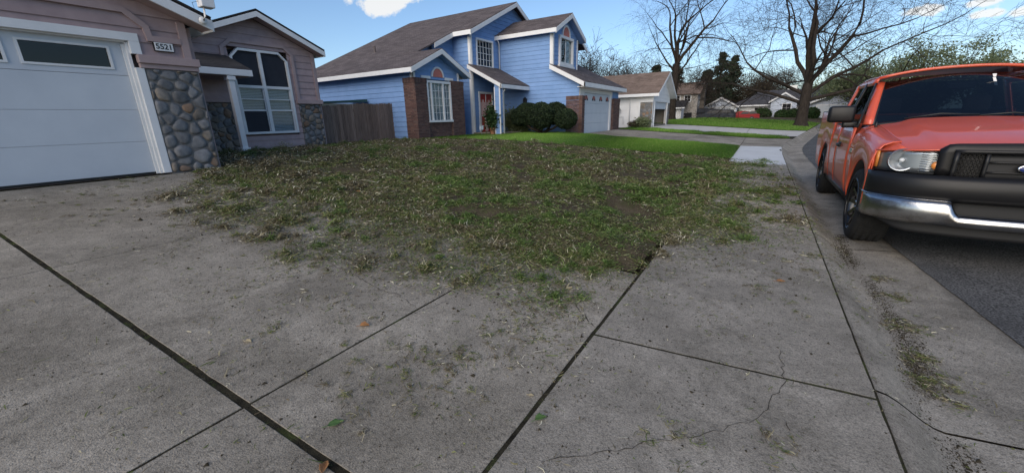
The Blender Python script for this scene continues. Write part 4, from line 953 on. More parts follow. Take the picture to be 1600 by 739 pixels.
# ------------------------------------------------------------------ orange-red pickup parked at the kerb, facing the camera
# local frame: x across (negative = kerb side), y backwards from the nose, z up from the road
def truck():
    TX, TY, TZ = 2.0, 5.17, -.148
    t = empty('pickup_truck', (TX, TY, TZ), 'orange red pickup truck with black wheels and chrome bumper at the kerb', 'truck')
    paint = surf('truck_paint', (.55, .085, .038), (.64, .10, .046), 1.4, .40, .02, 260, .5, coat=.6, stain=(2.2, .55, .8, (.52, .14, .09)))
    N = paint.node_tree.nodes; L = paint.node_tree.links
    blk = M['black']; trim = plain('satin_black', (.009, .009, .010), .42, spec=.35); rub = surf('tyre_rubber', (.014, .014, .014), (.022, .022, .021), 20, .85, .3, 120, .25)
    chrome = surf('bumper_chrome', (.36, .36, .37), (.52, .525, .53), 7, .24, .06, 40, .5, metal=1, stain=(5, .55, .75, (.22, .20, .17)))
    wheelm = plain('wheel_black', (.012, .012, .013), .25, .3, coat=.5); lip = plain('rim_lip', (.35, .36, .37), .22, 1)
    wg = glass('truck_glass', (.13, .17, .21), 1.0, 1.6)
    lens = glass('headlamp_lens', (.93, .95, .96), .9, 1.45); refl = plain('reflector', (.50, .52, .54), .32, .9); amber = plain('amber_lens', (.75, .26, .05), .25, coat=.6)
    mesh_ = plain('grille_mesh', (.008, .008, .009), .6); cabin = plain('cabin_trim', (.045, .045, .05), .8); seatm = surf('seat_cloth', (.06, .058, .055), (.085, .08, .078), 20, .9)
    lampgrey = plain('lamp_grey', (.22, .23, .24), .45, .6)
    def grid(name, P, mat, sm=True, solid=.012, parent=None):
        o = MB().grid(P).build(name, mat, parent or t, sm, True); fixn(o)
        if solid: md = o.modifiers.new('thickness', 'SOLIDIFY'); md.thickness = solid; md.offset = 0
        BASE[o.name] = np.zeros(3); return o
    AXF, AXR, RW, AR = .92, 4.29, .425, .50       # axles, tyre radius, arch radius
    def zb(y):                                     # lower edge of the side, with wheel arches
        z = .44
        for a in (AXF, AXR):
            if abs(y-a) < AR: z = max(z, RW+.02+math.sqrt(AR**2-(y-a)**2))
        return z
    def front(x): a = abs(x)/.98; return .03+.10*a*a+.28*a**6   # plan curve of the nose
    # ---- side panels: rows from the sill up over the shoulder
    sec_f = [(.945, 0), (.965, .12), (.985, .34), (.995, .55), (.985, .72), (.962, .86), (.915, .95), (.85, .99), (.785, 1.0)]
    sec_d = [(.945, 0), (.97, .15), (.99, .38), (.995, .58), (.985, .8), (.965, 1.0)]
    def ftop(y): return 1.165+.155*smooth(.0, 1.9, y)
    def side(name, y0, y1, sec, top, s, n=16, flare=True):
        ys = sorted(set([round(v, 4) for v in np.linspace(y0, y1, n)]+[round(a+k, 4) for a in (AXF, AXR) for k in (-AR-.001, -AR+.002, -AR*.97, -AR*.9, -AR*.75, -AR*.5, -AR*.25, 0, AR*.25, AR*.5, AR*.75, AR*.9, AR*.97, AR-.002, AR+.001) if y0 < a+k < y1]))
        P = []
        for y in ys:
            b = zb(y); tp = top(y); row = []
            for w, h in sec:
                z0_ = .44+(tp-.44)*h; z = max(z0_, b+(tp-b)*h*.999) if b > .45 else z0_
                if h == 0: z = b
                fl = 0
                if flare:
                    for a in (AXF, AXR):
                        dd = math.hypot(y-a, z-RW-.02)-AR
                        if dd < .10: fl = max(fl, .028*(1-max(0, dd)/.10))
                w2 = w
                if w > .94: w2 = w - .012*smooth(.44, .2, y)*6*max(0, .44-y)     # tuck in towards the lamp
                row.append((s*(w2+fl), y, z))
            P.append(row)
        return grid(name, P, paint)
    for s in (-1, 1):
        f = side('fender', .40, 1.73, sec_f, ftop, s, 22)
        dr = side('door', 1.742, 2.78, sec_d, lambda y: 1.285, s, 8, False); rd = side('rear_door', 2.792, 3.46, sec_d, lambda y: 1.285, s, 6, False)
        side('bed_side', 3.50, 5.55, sec_d[:-1]+[(.98, 1.0)], lambda y: 1.47, s, 20)
        MB().box(*sorted((s*.985, s*.86)), 3.5, 5.55, 1.46, 1.49).build('bed_rail', trim, t, local=True, bevel=.01)
        for yy, par in ((2.58, dr),):
            MB().box(*sorted((s*.985, s*1.03)), yy-.11, yy+.09, .985, 1.035).build('handle', trim, par, local=True, bevel=.012); MB().box(*sorted((s*.97, s*.998)), yy-.13, yy+.11, .96, 1.06).build('handle_cup', blk, par, local=True, bevel=.01)
        MB().box(*sorted((s*.985, s*1.004)), 1.50, 1.66, .98, 1.03).build('fender_badge', chrome, f, local=True, bevel=.004)
        grid('sill', [[(s*.95, y, .44), (s*.93, y, .36), (s*.80, y, .34)] for y in np.linspace(1.5, 3.9, 4)], trim)
        # wheel wells
        for a in (AXF, AXR):
            P = []
            for xx in (.97, .6): P.append([(s*xx, a+(AR-.01)*math.cos(q), RW+.02+(AR-.01)*math.sin(q)) for q in np.linspace(-.15, math.pi+.15, 16)])
            grid('wheel_well', P, blk); MB().prism([(s*.6, a+(AR)*math.cos(q), RW+AR*math.sin(q)) for q in np.linspace(-.1, math.pi+.1, 16)], [(s*.58, a+(AR)*math.cos(q), RW+AR*math.sin(q)) for q in np.linspace(-.1, math.pi+.1, 16)]).build('wheel_well_wall', blk, t, local=True)
    # ---- hood with raised centre and creases
    HX = [-.78, -.74, -.66, -.60, -.54, -.50, -.3, -.1, .1, .3, .5, .54, .60, .66, .74, .78]
    def hood_z(x, u):
        a = abs(x); z = 1.165+.15*(.35*smooth(0, 1, u)+.65*u)
        dome = smooth(.62, .50, a)
        z += .012*smooth(.78, .66, a)+dome*(.022+.02*u)+.03*(1-(a/.78)**2)*(.4+.8*u)
        z -= .075*(1-u)**6
        return z
    P = []
    for u in np.linspace(0, 1, 17):
        row = []
        for x in HX:
            y0 = front(x)+.075; y1 = 1.50+.13*(abs(x)/.78)**2.2
            row.append((x, y0+(y1-y0)*u, hood_z(x, u)))
        P.append(row)
    hd = grid('hood', P, paint); hd.modifiers.new('sub', 'SUBSURF').levels = 1
    # ---- cowl, windscreen, pillars, roof, glass
    def ws(u, v):                                  # u across -1..1, v up 0..1
        x = u*(.90-.145*v); y = 1.56+.10*abs(u)**2.2+(.62+.04*abs(u)**2)*v - .0; z = 1.395-.065*abs(u)**2+(.515+.01*(1-u*u))*v+.03*math.sin(v*math.pi)*.4
        return (x, y, z)
    grid('windshield', [[ws(u, v) for u in np.linspace(-.965, .965, 17)] for v in np.linspace(.0, .985, 9)], wg, solid=0)
    grid('cowl', [[(u*.86, 1.49+.13*abs(u)**2.2, 1.36-.05*u*u) for u in np.linspace(-1, 1, 13)], [(u*.885, 1.57+.10*abs(u)**2.2, 1.392-.065*abs(u)**2.2) for u in np.linspace(-1, 1, 13)]], blk)
    def rf(u, v): return (u*(.76-.02*v*v)*(1-.0*v), 2.17+.05*abs(u)**2+1.32*v, 1.905+(.085*(1-abs(u)**2.4))+.025*math.sin(v*math.pi*.8)-.012*v)
    grid('roof', [[rf(u, v) for u in np.linspace(-1, 1, 17)] for v in np.linspace(0, 1, 9)], paint, solid=.03)
    def side_glass(y, v, s):                       # belt to roof rail
        return (s*(.96-.185*v), y, 1.285+.62*v)
    for s in (-1, 1):
        ap = [ws(s*.975, v) for v in np.linspace(-.02, 1.0, 7)]
        grid('windshield_pillar', [[(p[0]+s*dx, p[1]+dy, p[2]+dz) for p in ap] for dx, dy, dz in ((-.045, -.022, .0), (-.0, -.02, .004), (.03, .03, .0), (.028, .085, -.006))], paint, solid=.02)
        grid('pillar_trim', [[(p[0]+s*dx, p[1]+dy, p[2]+dz) for p in ap] for dx, dy, dz in ((-.065, -.018, .0), (-.04, -.024, .002))], blk, solid=.012)
        grid('roof_rail', [[(s*.775, 2.20+(3.49-2.20)*v, 1.897-.01*v) for v in np.linspace(0, 1, 7)], [(s*.79, 2.2+1.29*v, 1.855) for v in np.linspace(0, 1, 7)], [(s*.796, 2.24+1.25*v, 1.82) for v in np.linspace(0, 1, 7)]], paint, solid=.025)
        def yA(v): return 1.74+.50*v                # front edge of the door glass follows the pillar
        grid('door_glass', [[side_glass(a*(1-k)+2.72*k, v, s) for k in np.linspace(0, 1, 5)] for v in np.linspace(0.02, .16, 3) for a in (yA(v),)], wg, solid=0)
        grid('rear_glass', [[side_glass(2.84+(3.36-2.84)*k-.0*v, v, s) for k in np.linspace(0, 1, 4)] for v in np.linspace(0.03, .84, 5)], wg, solid=0)
        for ya, yb, nm in ((2.73, 2.83, 'door_pillar'), (3.37, 3.50, 'rear_pillar')): grid(nm, [[side_glass(y, v, s) for y in (ya, yb)] for v in np.linspace(-.02, .93, 5)], paint if nm == 'rear_pillar' else blk, solid=.03)
        grid('window_frame', [[side_glass(yA(v)+d_, v, s) for v in np.linspace(0, .9, 6)] for d_ in (-.015, .03)], blk, solid=.02)
        grid('belt_moulding', [[(s*.968, y, 1.282) for y in (1.74, 3.46)], [(s*.962, y, 1.308) for y in (1.74, 3.46)]], blk, solid=.012)
        # mirror
        m_ = MB(); m_.box(*sorted((s*.985, s*1.27)), 1.88, 2.03, 1.345, 1.56); mo = m_.build('mirror', trim, t, True, True, bevel=.035)
        MB().box(*sorted((s*1.005, s*1.25)), 2.025, 2.035, 1.365, 1.54).build('mirror_glass', M['chrome'], mo, local=True)
        MB().box(*sorted((s*.93, s*1.10)), 1.91, 2.00, 1.275, 1.355).build('mirror_arm', trim, mo, True, True, bevel=.02)
    grid('back_wall', [[(x, 3.49, z) for x in (-.93, -.8, 0, .8, .93)] for z in (.5, 1.28)], paint); grid('rear_window', [[(x*(1-.2*v), 3.48-.02*v, 1.285+.6*v) for x in (-.93, 0, .93)] for v in (0, 1)], wg, solid=0)
    # cabin: floor, dash, wheel, seats
    MB().box(-.9, .9, 1.3, 3.45, .42, .52).build('floor', cabin, t, local=True)
    grid('dashboard', [[(x, y, z) for x in (-.88, -.4, 0, .4, .88)] for y, z in ((1.60, 1.29), (1.95, 1.30), (2.06, 1.24), (2.08, .8))], cabin)
    st = MB(); P_ = [(.42+.19*math.cos(q), 2.22+.09*math.sin(q), 1.26+.17*math.sin(q)) for q in np.linspace(0, 2*math.pi, 25)]; st.tube(P_, .016, 6, False); st.tube([(.42, 2.22, 1.26), (.42, 2.02, 1.18)], .03, 6); st.tube([(.25, 2.22, 1.27), (.59, 2.22, 1.27)], .014, 5); st.build('steering_wheel', cabin, t, True, True)
    for x in (-.45, .45):
        MB().box(x-.26, x+.26, 2.35, 2.9, .6, .82).build('seat', seatm, t, True, True, bevel=.06); MB().prism([(x-.26, 2.82, .8), (x+.26, 2.82, .8), (x+.26, 3.0, .8), (x-.26, 3.0, .8)], [(x-.24, 2.98, 1.42), (x+.24, 2.98, 1.42), (x+.24, 3.1, 1.42), (x-.24, 3.1, 1.42)]).build('seat_back', seatm, t, local=True, bevel=.05)
        MB().box(x-.13, x+.13, 3.0, 3.1, 1.45, 1.66).build('headrest', seatm, t, True, True, bevel=.04)
    MB().box(-.12, .12, 2.12, 2.15, 1.72, 1.80).build('rear_view_mirror', blk, t, local=True, bevel=.015)
    tg = MB(); p0 = np.array(ws(.30, .72)); tg.prism([p0+np.array(q) for q in ((-.035, .02, .10), (.0, .02, .10), (.0, .02, .065), (-.022, .02, .065))], [p0+np.array(q) for q in ((-.035, .022, .10), (.0, .022, .10), (.0, .022, .065), (-.022, .022, .065))]); tg.prism([p0+np.array(q) for q in ((-.025, .02, .06), (.0, .02, .06), (.035, .02, -.03), (.01, .02, -.03))], [p0+np.array(q) for q in ((-.025, .022, .06), (.0, .022, .06), (.035, .022, -.03), (.01, .022, -.03))]); tg.build('hanging_tag', M['white'], t, local=True)
    for a, b in ((-.55, .05), (.05, .6)):
        MB().tube([np.array(ws(a/.88, 0.01))+np.array([0, -.03, .015]), np.array(ws((a+b)/2/.88, .07))+np.array([0, -.02, .012]), np.array(ws(b/.88, .03))+np.array([0, -.025, .012])], .010, 5).build('wiper', blk, t, True, True)
    MB().tube([(-.83, 1.44, 1.28), (-.83, 1.44, 1.36)], [.02, .006], 8).build('antenna_base', blk, t, True, True)
    # ---- nose: header, grille, lamps, bumper, all following the plan curve of the front
    def fr(x, off=0): return front(x)+off
    def band(name, x0, x1, zlo, zhi, off, mat, n=14, solid=.02, parent=None, rows=5, bulge=0):
        P = []
        for v in np.linspace(0, 1, rows):
            row = []
            for u in np.linspace(0, 1, n):
                x = x0+(x1-x0)*u; lo = zlo(x) if callable(zlo) else zlo; hi = zhi(x) if callable(zhi) else zhi
                row.append((x, fr(x, off)-bulge*math.sin(v*math.pi), lo+(hi-lo)*v))
            P.append(row)
        return grid(name, P, mat, solid=solid, parent=parent)
    # grille surround: deep black frame, trapezoid opening
    gs = band('grille_surround', -.57, .57, lambda x: .80+.10*smooth(.36, .54, abs(x)), lambda x: 1.195-.02*abs(x)-.05*smooth(.50, .57, abs(x)), .045, trim, 22, .05, bulge=.0)
    gw = lambda z: .49+.05*(z-.86)/.24
    band('grille_back', -.46, .46, .86, 1.10, .015, mesh_, 12, .01)
    # raised rim of the opening
    for z_, h_ in ((1.105, .03), (.835, .03)): band('grille_rim', -.485 if z_ > 1 else -.43, .485 if z_ > 1 else .43, z_, z_+h_, -.012, trim, 14, .05, gs, 3)
    for s in (-1, 1):
        band('grille_rim', s*.485, s*.455, lambda x: .86, lambda x: 1.115, -.012, trim, 3, .05, gs, 4)
        band('grille_divider', s*.27, s*.295, .86, 1.11, -.008, trim, 3, .05, gs, 4)
        cells = MB()                                # honeycomb bars of the outer cells
        for r in range(9):
            for c in range(8):
                xx = s*(.300+.026*c+(.013 if r % 2 else 0)); zz = .872+.027*r
                if abs(xx) < .465: cells.lathe([(.0135, 0), (.0135, -.012), (.0105, -.012), (.0105, 0)], (xx, fr(xx, .005), zz), 'y', 6)
        tag(cells.build('honeycomb', trim, gs, local=True), kind='stuff')
    for z_ in (.935, 1.022): band('grille_bar', -.27, .27, z_, z_+.014, .0, trim, 8, .03, gs, 3)
    bd = MB().ell((0, fr(0, -.03), .985), (.10, .012, .042), 24, 10).build('badge', M['chrome'], gs, True, True); MB().ell((0, fr(0, -.037), .985), (.09, .010, .035), 24, 10).build('badge_field', plain('badge_blue', (.015, .03, .14), .3), bd, True, True)
    # headlamps
    for s in (-1, 1):
        def hx(u): return s*(.585+.375*u)
        lo = lambda x: .905-.0*abs(x); hi = lambda x: 1.135-.035*(abs(x)-.55)/.4
        x_in_lo, x_in_hi, x_out = .545, .615, .965
        def lamp(off, z0=0, z1=1, u0=0, u1=1, n=10, r=6):
            P = []
            for v in np.linspace(z0, z1, r):
                xi = x_in_lo+(x_in_hi-x_in_lo)*v; xi = .465+.085*v
                P.append([(s*(xi+(x_out-xi)*u), fr(xi+(x_out-xi)*u, off), .905+(1.125-.02*u-.905)*v) for u in np.linspace(u0, u1, n)])
            return P
        hl = grid('headlight', lamp(.085), refl, solid=.01)
        md = hl.data
        grid('headlight_lens', lamp(.025), lens, solid=0, parent=hl)
        grid('headlight_bezel', [lamp(.03)[0], [(p[0], p[1]+.07, p[2]) for p in lamp(.03)[0]]], trim, solid=.01, parent=hl)
        c = (s*.79, fr(.79, .055), 1.015)
        MB().lathe([(.104, -.018), (.098, -.018), (.088, .0), (.05, .03), (.0, .035)], c, 'y', 24).build('reflector_bowl', refl, hl, True, True); MB().lathe([(.107, -.03), (.112, 0), (.107, .02)], c, 'y', 24).build('reflector_ring', lampgrey, hl, True, True); MB().ell((c[0], c[1]-.0, c[2]), (.022, .03, .022), 10, 8).build('bulb', M['white'], hl, True, True)
        MB().ell((s*.555, fr(.555, .05), .98), (.048, .025, .042), 14, 8).build('turn_signal', amber, hl, True, True)
        grid('side_marker', [[(s*(.935+.02*k), fr(.935+.02*k, .05), z) for k in (0, .5, 1)] for z in (.93, 1.10)], amber, parent=hl)
        for k in range(9): zz = .925+.0215*k; MB().tube([(s*.57, fr(.57, .06), zz), (s*.67, fr(.67, .06), zz)], .003, 4).build('lamp_rib', M['chrome'], hl, True, True)
        # painted nose between lamp, hood edge and fender
        edge = [(s*x_, fr(x_, .03), 1.122-.02*(x_-.6)/.36) for x_ in np.linspace(.54, .965, 9)]; back = [(s*x_, fr(x_, .085 if x_ < .78 else .09), hood_z(min(x_, .78), .02)-.004-.35*max(0, x_-.78)**1.3) for x_ in np.linspace(.54, .955, 9)]
        far_ = [(s*(.785+.0*k), .43, ftop(.41)+.002) if k < 0 else (s*(.79+.17*k/8), .425, ftop(.41)*1.0-.44*0+(.0 if k < 3 else -.006*(k-2)**1.75)) for k in range(9)]
        grid('lamp_brow', [edge, [tuple(.5*np.array(p)+.5*np.array(q)+np.array([0, 0, .012])) for p, q in zip(edge, back)], back], paint, parent=t); grid('fender_nose', [back[4:], far_[1:6]], paint, parent=t)
        grid('lamp_side', [[(s*.965, fr(.965, .03), 1.102), (s*.965, fr(.965, .03), .90)], [(s*.972, .43, 1.08), (s*.972, .43, .88)]], paint, parent=t)
    # bumper: black pad above, chrome face with the step, black valance below
    def bfront(x): a = min(1, abs(x)/1.0); return -.07+.10*a*a+.24*a**5
    def bband(name, zlo, zhi, off, mat, x0=-1.0, x1=1.0, n=26, rows=5, bulge=.02, solid=.02, wrap=True):
        P = []
        for v in np.linspace(0, 1, rows):
            row = []
            for u in np.linspace(0, 1, n):
                x = x0+(x1-x0)*u; lo = zlo(x) if callable(zlo) else zlo; hi = zhi(x) if callable(zhi) else zhi
                row.append((x*.975, bfront(x)+off-bulge*math.sin(v*math.pi), lo+(hi-lo)*v))
            if wrap and x0 <= -1: row = [(row[0][0]+.0, row[0][1]+.28, row[0][2]), (row[0][0]-.012, row[0][1]+.10, row[0][2])]+row
            if wrap and x1 >= 1: row = row+[(row[-1][0]+.012, row[-1][1]+.10, row[-1][2]), (row[-1][0], row[-1][1]+.28, row[-1][2])]
            P.append(row)
        return grid(name, P, mat, solid=solid)
    step = lambda x: smooth(.40, .46, abs(x))
    bp = bband('bumper_pad', lambda x: .665, lambda x: .90-.09*smooth(.62, .42, abs(x))*0, .03, trim, bulge=.035)
    bband('intake', .50, .70, .10, mesh_, -.46, .46, 10, bulge=0, wrap=False)
    bc = bband('bumper', lambda x: .445-.05*0+.02*smooth(.42, .6, abs(x))*0+.0, lambda x: .545+.125*step(x), 0, chrome, n=60, rows=6, bulge=.03)
    bband('bumper_lip', lambda x: .545+.125*step(x)-.006, lambda x: .545+.125*step(x)+.006, .022, chrome, n=60, rows=2, bulge=0, solid=.05)
    bband('valance', lambda x: .33+.10*smooth(.7, .95, abs(x)), lambda x: .45, .10, mesh_, bulge=.0)
    # ---- underbody
    MB().box(-.62, .62, .2, 5.5, .36, .48).build('chassis', blk, t, local=True); MB().box(-.8, .8, 3.55, 5.5, .8, .84).build('bed_floor', trim, t, local=True); MB().box(-.95, .95, 5.53, 5.57, .6, 1.42).build('tailgate', paint, t, local=True); MB().box(-.95, .95, 5.6, 5.72, .45, .62).build('rear_bumper', chrome, t, local=True, bevel=.03)
    for a in (AXF, AXR): MB().tube([(-.7, a, RW), (.7, a, RW)], .05, 8).build('axle', blk, t, local=True)
    MB().box(-.7, .7, .25, 1.45, .5, 1.05).build('engine', blk, t, local=True)
    # ---- wheels
    for s in (-1, 1):
        for a in (AXF, AXR):
            xo = s*.985; w_ = .325
            w = MB(); prof = [(.30, 0), (.335, -.006), (.395, .012), (.414, .034), (RW, .06), (RW, .13), (RW, w_-.06), (.416, w_-.034), (.395, w_-.012), (.335, w_), (.29, w_-.01), (.29, .01)]
            wh = MB().lathe([(r, -s*hh) for r, hh in prof], (xo, a, RW), 'x', 48).build('wheel', rub, t, True, True); fixn(wh)
            tr = MB()
            for q in np.arange(72)*2*math.pi/72:
                for hh in (.07, .135, .2, .255):
                    c_, s_ = math.cos(q+hh*2), math.sin(q+hh*2); rr = RW+.002; tn = np.array([0, -s_, c_]); c0 = np.array([xo-s*hh, a+rr*c_, RW+rr*s_]); xw = np.array([.02, 0, 0]); up = np.array([0, c_, s_])*.005
                    tr.prism([c0-xw-tn*.011, c0+xw-tn*.011, c0+xw+tn*.011, c0-xw+tn*.011], [c0-xw-tn*.010+up, c0+xw-tn*.010+up, c0+xw+tn*.010+up, c0-xw+tn*.010+up])
            tag(tr.build('tread', rub, wh, local=True), kind='stuff')
            rm = MB().lathe([(.302, s*.004), (.306, -s*.004), (.296, -s*.016), (.285, -s*.03), (.275, -s*.09), (.27, -s*.2)], (xo, a, RW), 'x', 48).build('rim', wheelm, wh, True, True)
            MB().lathe([(.305, s*.002), (.312, -s*.002), (.300, -s*.008)], (xo, a, RW), 'x', 48).build('rim_lip', lip, wh, True, True)
            for k in range(10):
                q = k*2*math.pi/10; c_, s_ = math.cos(q), math.sin(q); tn = np.array([0, -s_, c_]); rad = np.array([0, c_, s_]); c0 = np.array([xo, a, RW]); X = np.array([-s, 0, 0])
                MB().prism([c0+rad*.06+tn*.034+X*.075, c0+rad*.06-tn*.034+X*.075, c0+rad*.06-tn*.03+X*.11, c0+rad*.06+tn*.03+X*.11], [c0+rad*.295+tn*.021+X*.02, c0+rad*.295-tn*.021+X*.02, c0+rad*.295-tn*.018+X*.06, c0+rad*.295+tn*.018+X*.06]).build('spoke', wheelm, wh, local=True, bevel=.004)
            MB().lathe([(.0, -s*.055), (.05, -s*.06), (.075, -s*.075), (.085, -s*.11)], (xo, a, RW), 'x', 24).build('hub', wheelm, wh, True, True)
            for k in range(6):
                q = k*2*math.pi/6+.3; MB().lathe([(.0, s*.0), (.012, -s*.004), (.013, -s*.05)], (xo-s*.045, a+.06*math.cos(q), RW+.06*math.sin(q)), 'x', 8).build('lug_nut', M['chrome'], wh, True, True)
            MB().lathe([(.0, 0), (.17, 0), (.17, .02), (.0, .02)], (xo-s*.17, a, RW), 'x', 24).build('brake_disc', M['metal'], wh, True, True)
    return t
truck()
#@@ENDTRUCK@@
#@@VEG@@
# ------------------------------------------------------------------ plants
LEAF = dict(
    clip=island('cut_grass', [(0, (.062, .085, .026)), (.25, (.105, .14, .042)), (.5, (.17, .20, .065)), (.64, (.24, .245, .10)), (.76, (.21, .175, .10)), (.87, (.12, .095, .058)), (.93, (.36, .33, .20)), (1, (.66, .62, .46))], .85, .15, .25),
    clip_fresh=island('fresh_grass', [(0, (.05, .088, .022)), (.5, (.105, .17, .042)), (.85, (.18, .26, .075)), (1, (.42, .46, .22))], .8, .2, .3),
    clip_dry=island('dry_grass', [(0, (.08, .063, .043)), (.4, (.16, .13, .083)), (.7, (.16, .155, .078)), (.86, (.30, .26, .165)), (.92, (.50, .46, .33)), (1, (.80, .76, .60))], .9, .1, .2),
    lawn=island('lawn_grass', [(0, (.075, .165, .024)), (.5, (.13, .265, .04)), (.85, (.20, .34, .06)), (1, (.36, .42, .15))], .8, .2, .35),
    topiary=island('topiary_leaf', [(0, (.008, .016, .009)), (.6, (.018, .034, .015)), (1, (.05, .075, .03))], .7, .25, .1),
    conifer=island('conifer_leaf', [(0, (.014, .024, .016)), (.6, (.03, .045, .028)), (1, (.06, .075, .045))], .85, .1, .1),
    olive=island('olive_leaf', [(0, (.12, .15, .07)), (.5, (.20, .24, .12)), (1, (.32, .36, .21))], .8, .2, .5),
    shrub=island('shrub_leaf', [(0, (.015, .035, .012)), (.6, (.03, .065, .02)), (1, (.07, .11, .04))], .75, .2, .2),
    bud=island('bud_leaf', [(0, (.05, .04, .03)), (.6, (.08, .065, .045)), (1, (.11, .10, .06))], .9, .1, .2),
)
def blades(name, X, Y, Z, L_, Wd, mat, flat=.9, seed=1, parent=None, curl=.25, upright=False):
    rg = np.random.default_rng(seed); n = len(X); th = rg.uniform(0, 2*np.pi, n); el = (rg.uniform(.9, 1.5, n) if upright else np.abs(rg.normal(0, 1-flat, n))+.02)
    d = np.stack([np.cos(th)*np.cos(el), np.sin(th)*np.cos(el), np.sin(el)], 1); s = np.stack([-np.sin(th), np.cos(th), np.zeros(n)], 1)
    tilt = rg.normal(0, .5, n); s = s*np.cos(tilt)[:, None]+np.array([0, 0, 1.])*np.sin(tilt)[:, None]
    base = np.stack([X, Y, Z], 1); side = s*Wd[:, None]/2; bend = np.stack([-np.sin(th), np.cos(th), np.zeros(n)], 1)*(rg.normal(0, curl, n)*L_)[:, None]
    if upright: bend = bend*.6; mid = base+d*L_[:, None]*.5; tip = base+d*L_[:, None]+bend*.8
    else: base = base-d*L_[:, None]*.35*np.array([1, 1, 0]); mid = base+d*L_[:, None]*.5+bend*.5+np.array([0, 0, .3])*(np.abs(bend).max(1))[:, None]*.3; tip = base+d*L_[:, None]
    V = np.stack([base-side*.8, base+side*.8, mid+side, mid-side, tip+side*.15, tip-side*.15], 1).reshape(-1, 3)
    i = np.arange(n)[:, None]*6; F = np.concatenate([i+np.array([[0, 1, 2, 3]]), i+np.array([[3, 2, 4, 5]])], 1).reshape(-1, 4)
    return mk_np(name, V, F, mat, parent)
Tv = np.vectorize(T, otypes=[float]); YBv = np.vectorize(yard_bump, otypes=[float])
def fnoise(X, Y, s, o=0): return np.array([mnoise.noise((x*s, y*s, o)) for x, y in zip(X, Y)])
# outline of the cuttings on the paving, measured on the ground
EDGE = np.array([gpt(*p)[:2] for p in [(335, 268), (255, 300), (270, 335), (350, 365), (415, 400), (490, 420), (570, 438), (650, 446), (730, 455), (790, 462), (830, 474), (870, 486), (915, 466), (960, 440), (1000, 424), (1035, 402), (1110, 392), (1200, 400), (1288, 412), (1286, 360), (1266, 305), (1238, 262)]]+[[-.6, 13.9], [-11, 12.9], [-13.4, 12.4], [-13.4, 3.6]])
def inside(X, Y):
    c = np.zeros(len(X), bool); n = len(EDGE)
    for i in range(n):
        x0, y0 = EDGE[i]; x1, y1 = EDGE[(i+1) % n]
        with np.errstate(divide='ignore', invalid='ignore'):
            c ^= ((y0 > Y) != (y1 > Y)) & (X < (x1-x0)*(Y-y0)/(y1-y0)+x0)
    return c
def edge_dist(X, Y):
    D = np.full(len(X), 1e9); n = len(EDGE)
    for i in range(n):
        a = EDGE[i]; b = EDGE[(i+1) % n]; ab = b-a; t = np.clip(((X-a[0])*ab[0]+(Y-a[1])*ab[1])/(ab@ab), 0, 1)
        D = np.minimum(D, np.hypot(X-a[0]-t*ab[0], Y-a[1]-t*ab[1]))
    return np.where(inside(X, Y), D, -D)
def surf_z(X, Y):
    z = Tv(X, Y); m = (X < -.74) & (Y > DR_R) & ~((X < -8.86) & (Y < 3.5)); out = z+.004
    out[m] = z[m]+YBv(X[m], Y[m])+.004; return out
def scatter(n, x0, x1, y0, y1, seed):
    """points on the ground, thinned with distance from the viewer's part of the yard so far cuttings stay affordable"""
    rg = np.random.default_rng(seed); X = rg.uniform(x0, x1, n); Y = rg.uniform(y0, y1, n); return X, Y, rg
def clump_set(name, label, C, mat, seed, flat=.66, ln=-3.3):
    """tangled tufts of cuttings: C rows are (x, y, radius, height, blades)"""
    rg = np.random.default_rng(seed); C = np.array(C, float); k = C[:, 4].astype(int); idx = np.repeat(np.arange(len(C)), k); n = len(idx)
    a = rg.uniform(0, 2*np.pi, n); q = np.abs(rg.normal(0, .55, n)); X = C[idx, 0]+np.cos(a)*q*C[idx, 2]; Y = C[idx, 1]+np.sin(a)*q*C[idx, 2]
    Z = surf_z(X, Y)+C[idx, 3]*np.exp(-q**2*1.6)*rg.uniform(.1, 1, n); far = np.clip(np.hypot(X, Y)/5, .8, 1.5)
    return tag(blades(name, X, Y, Z, rg.lognormal(ln, .45, n)*far**.4, rg.uniform(.004, .010, n)*far*(1 if flat < .8 else .6), mat, flat, seed+1), label, 'grass', kind='stuff')
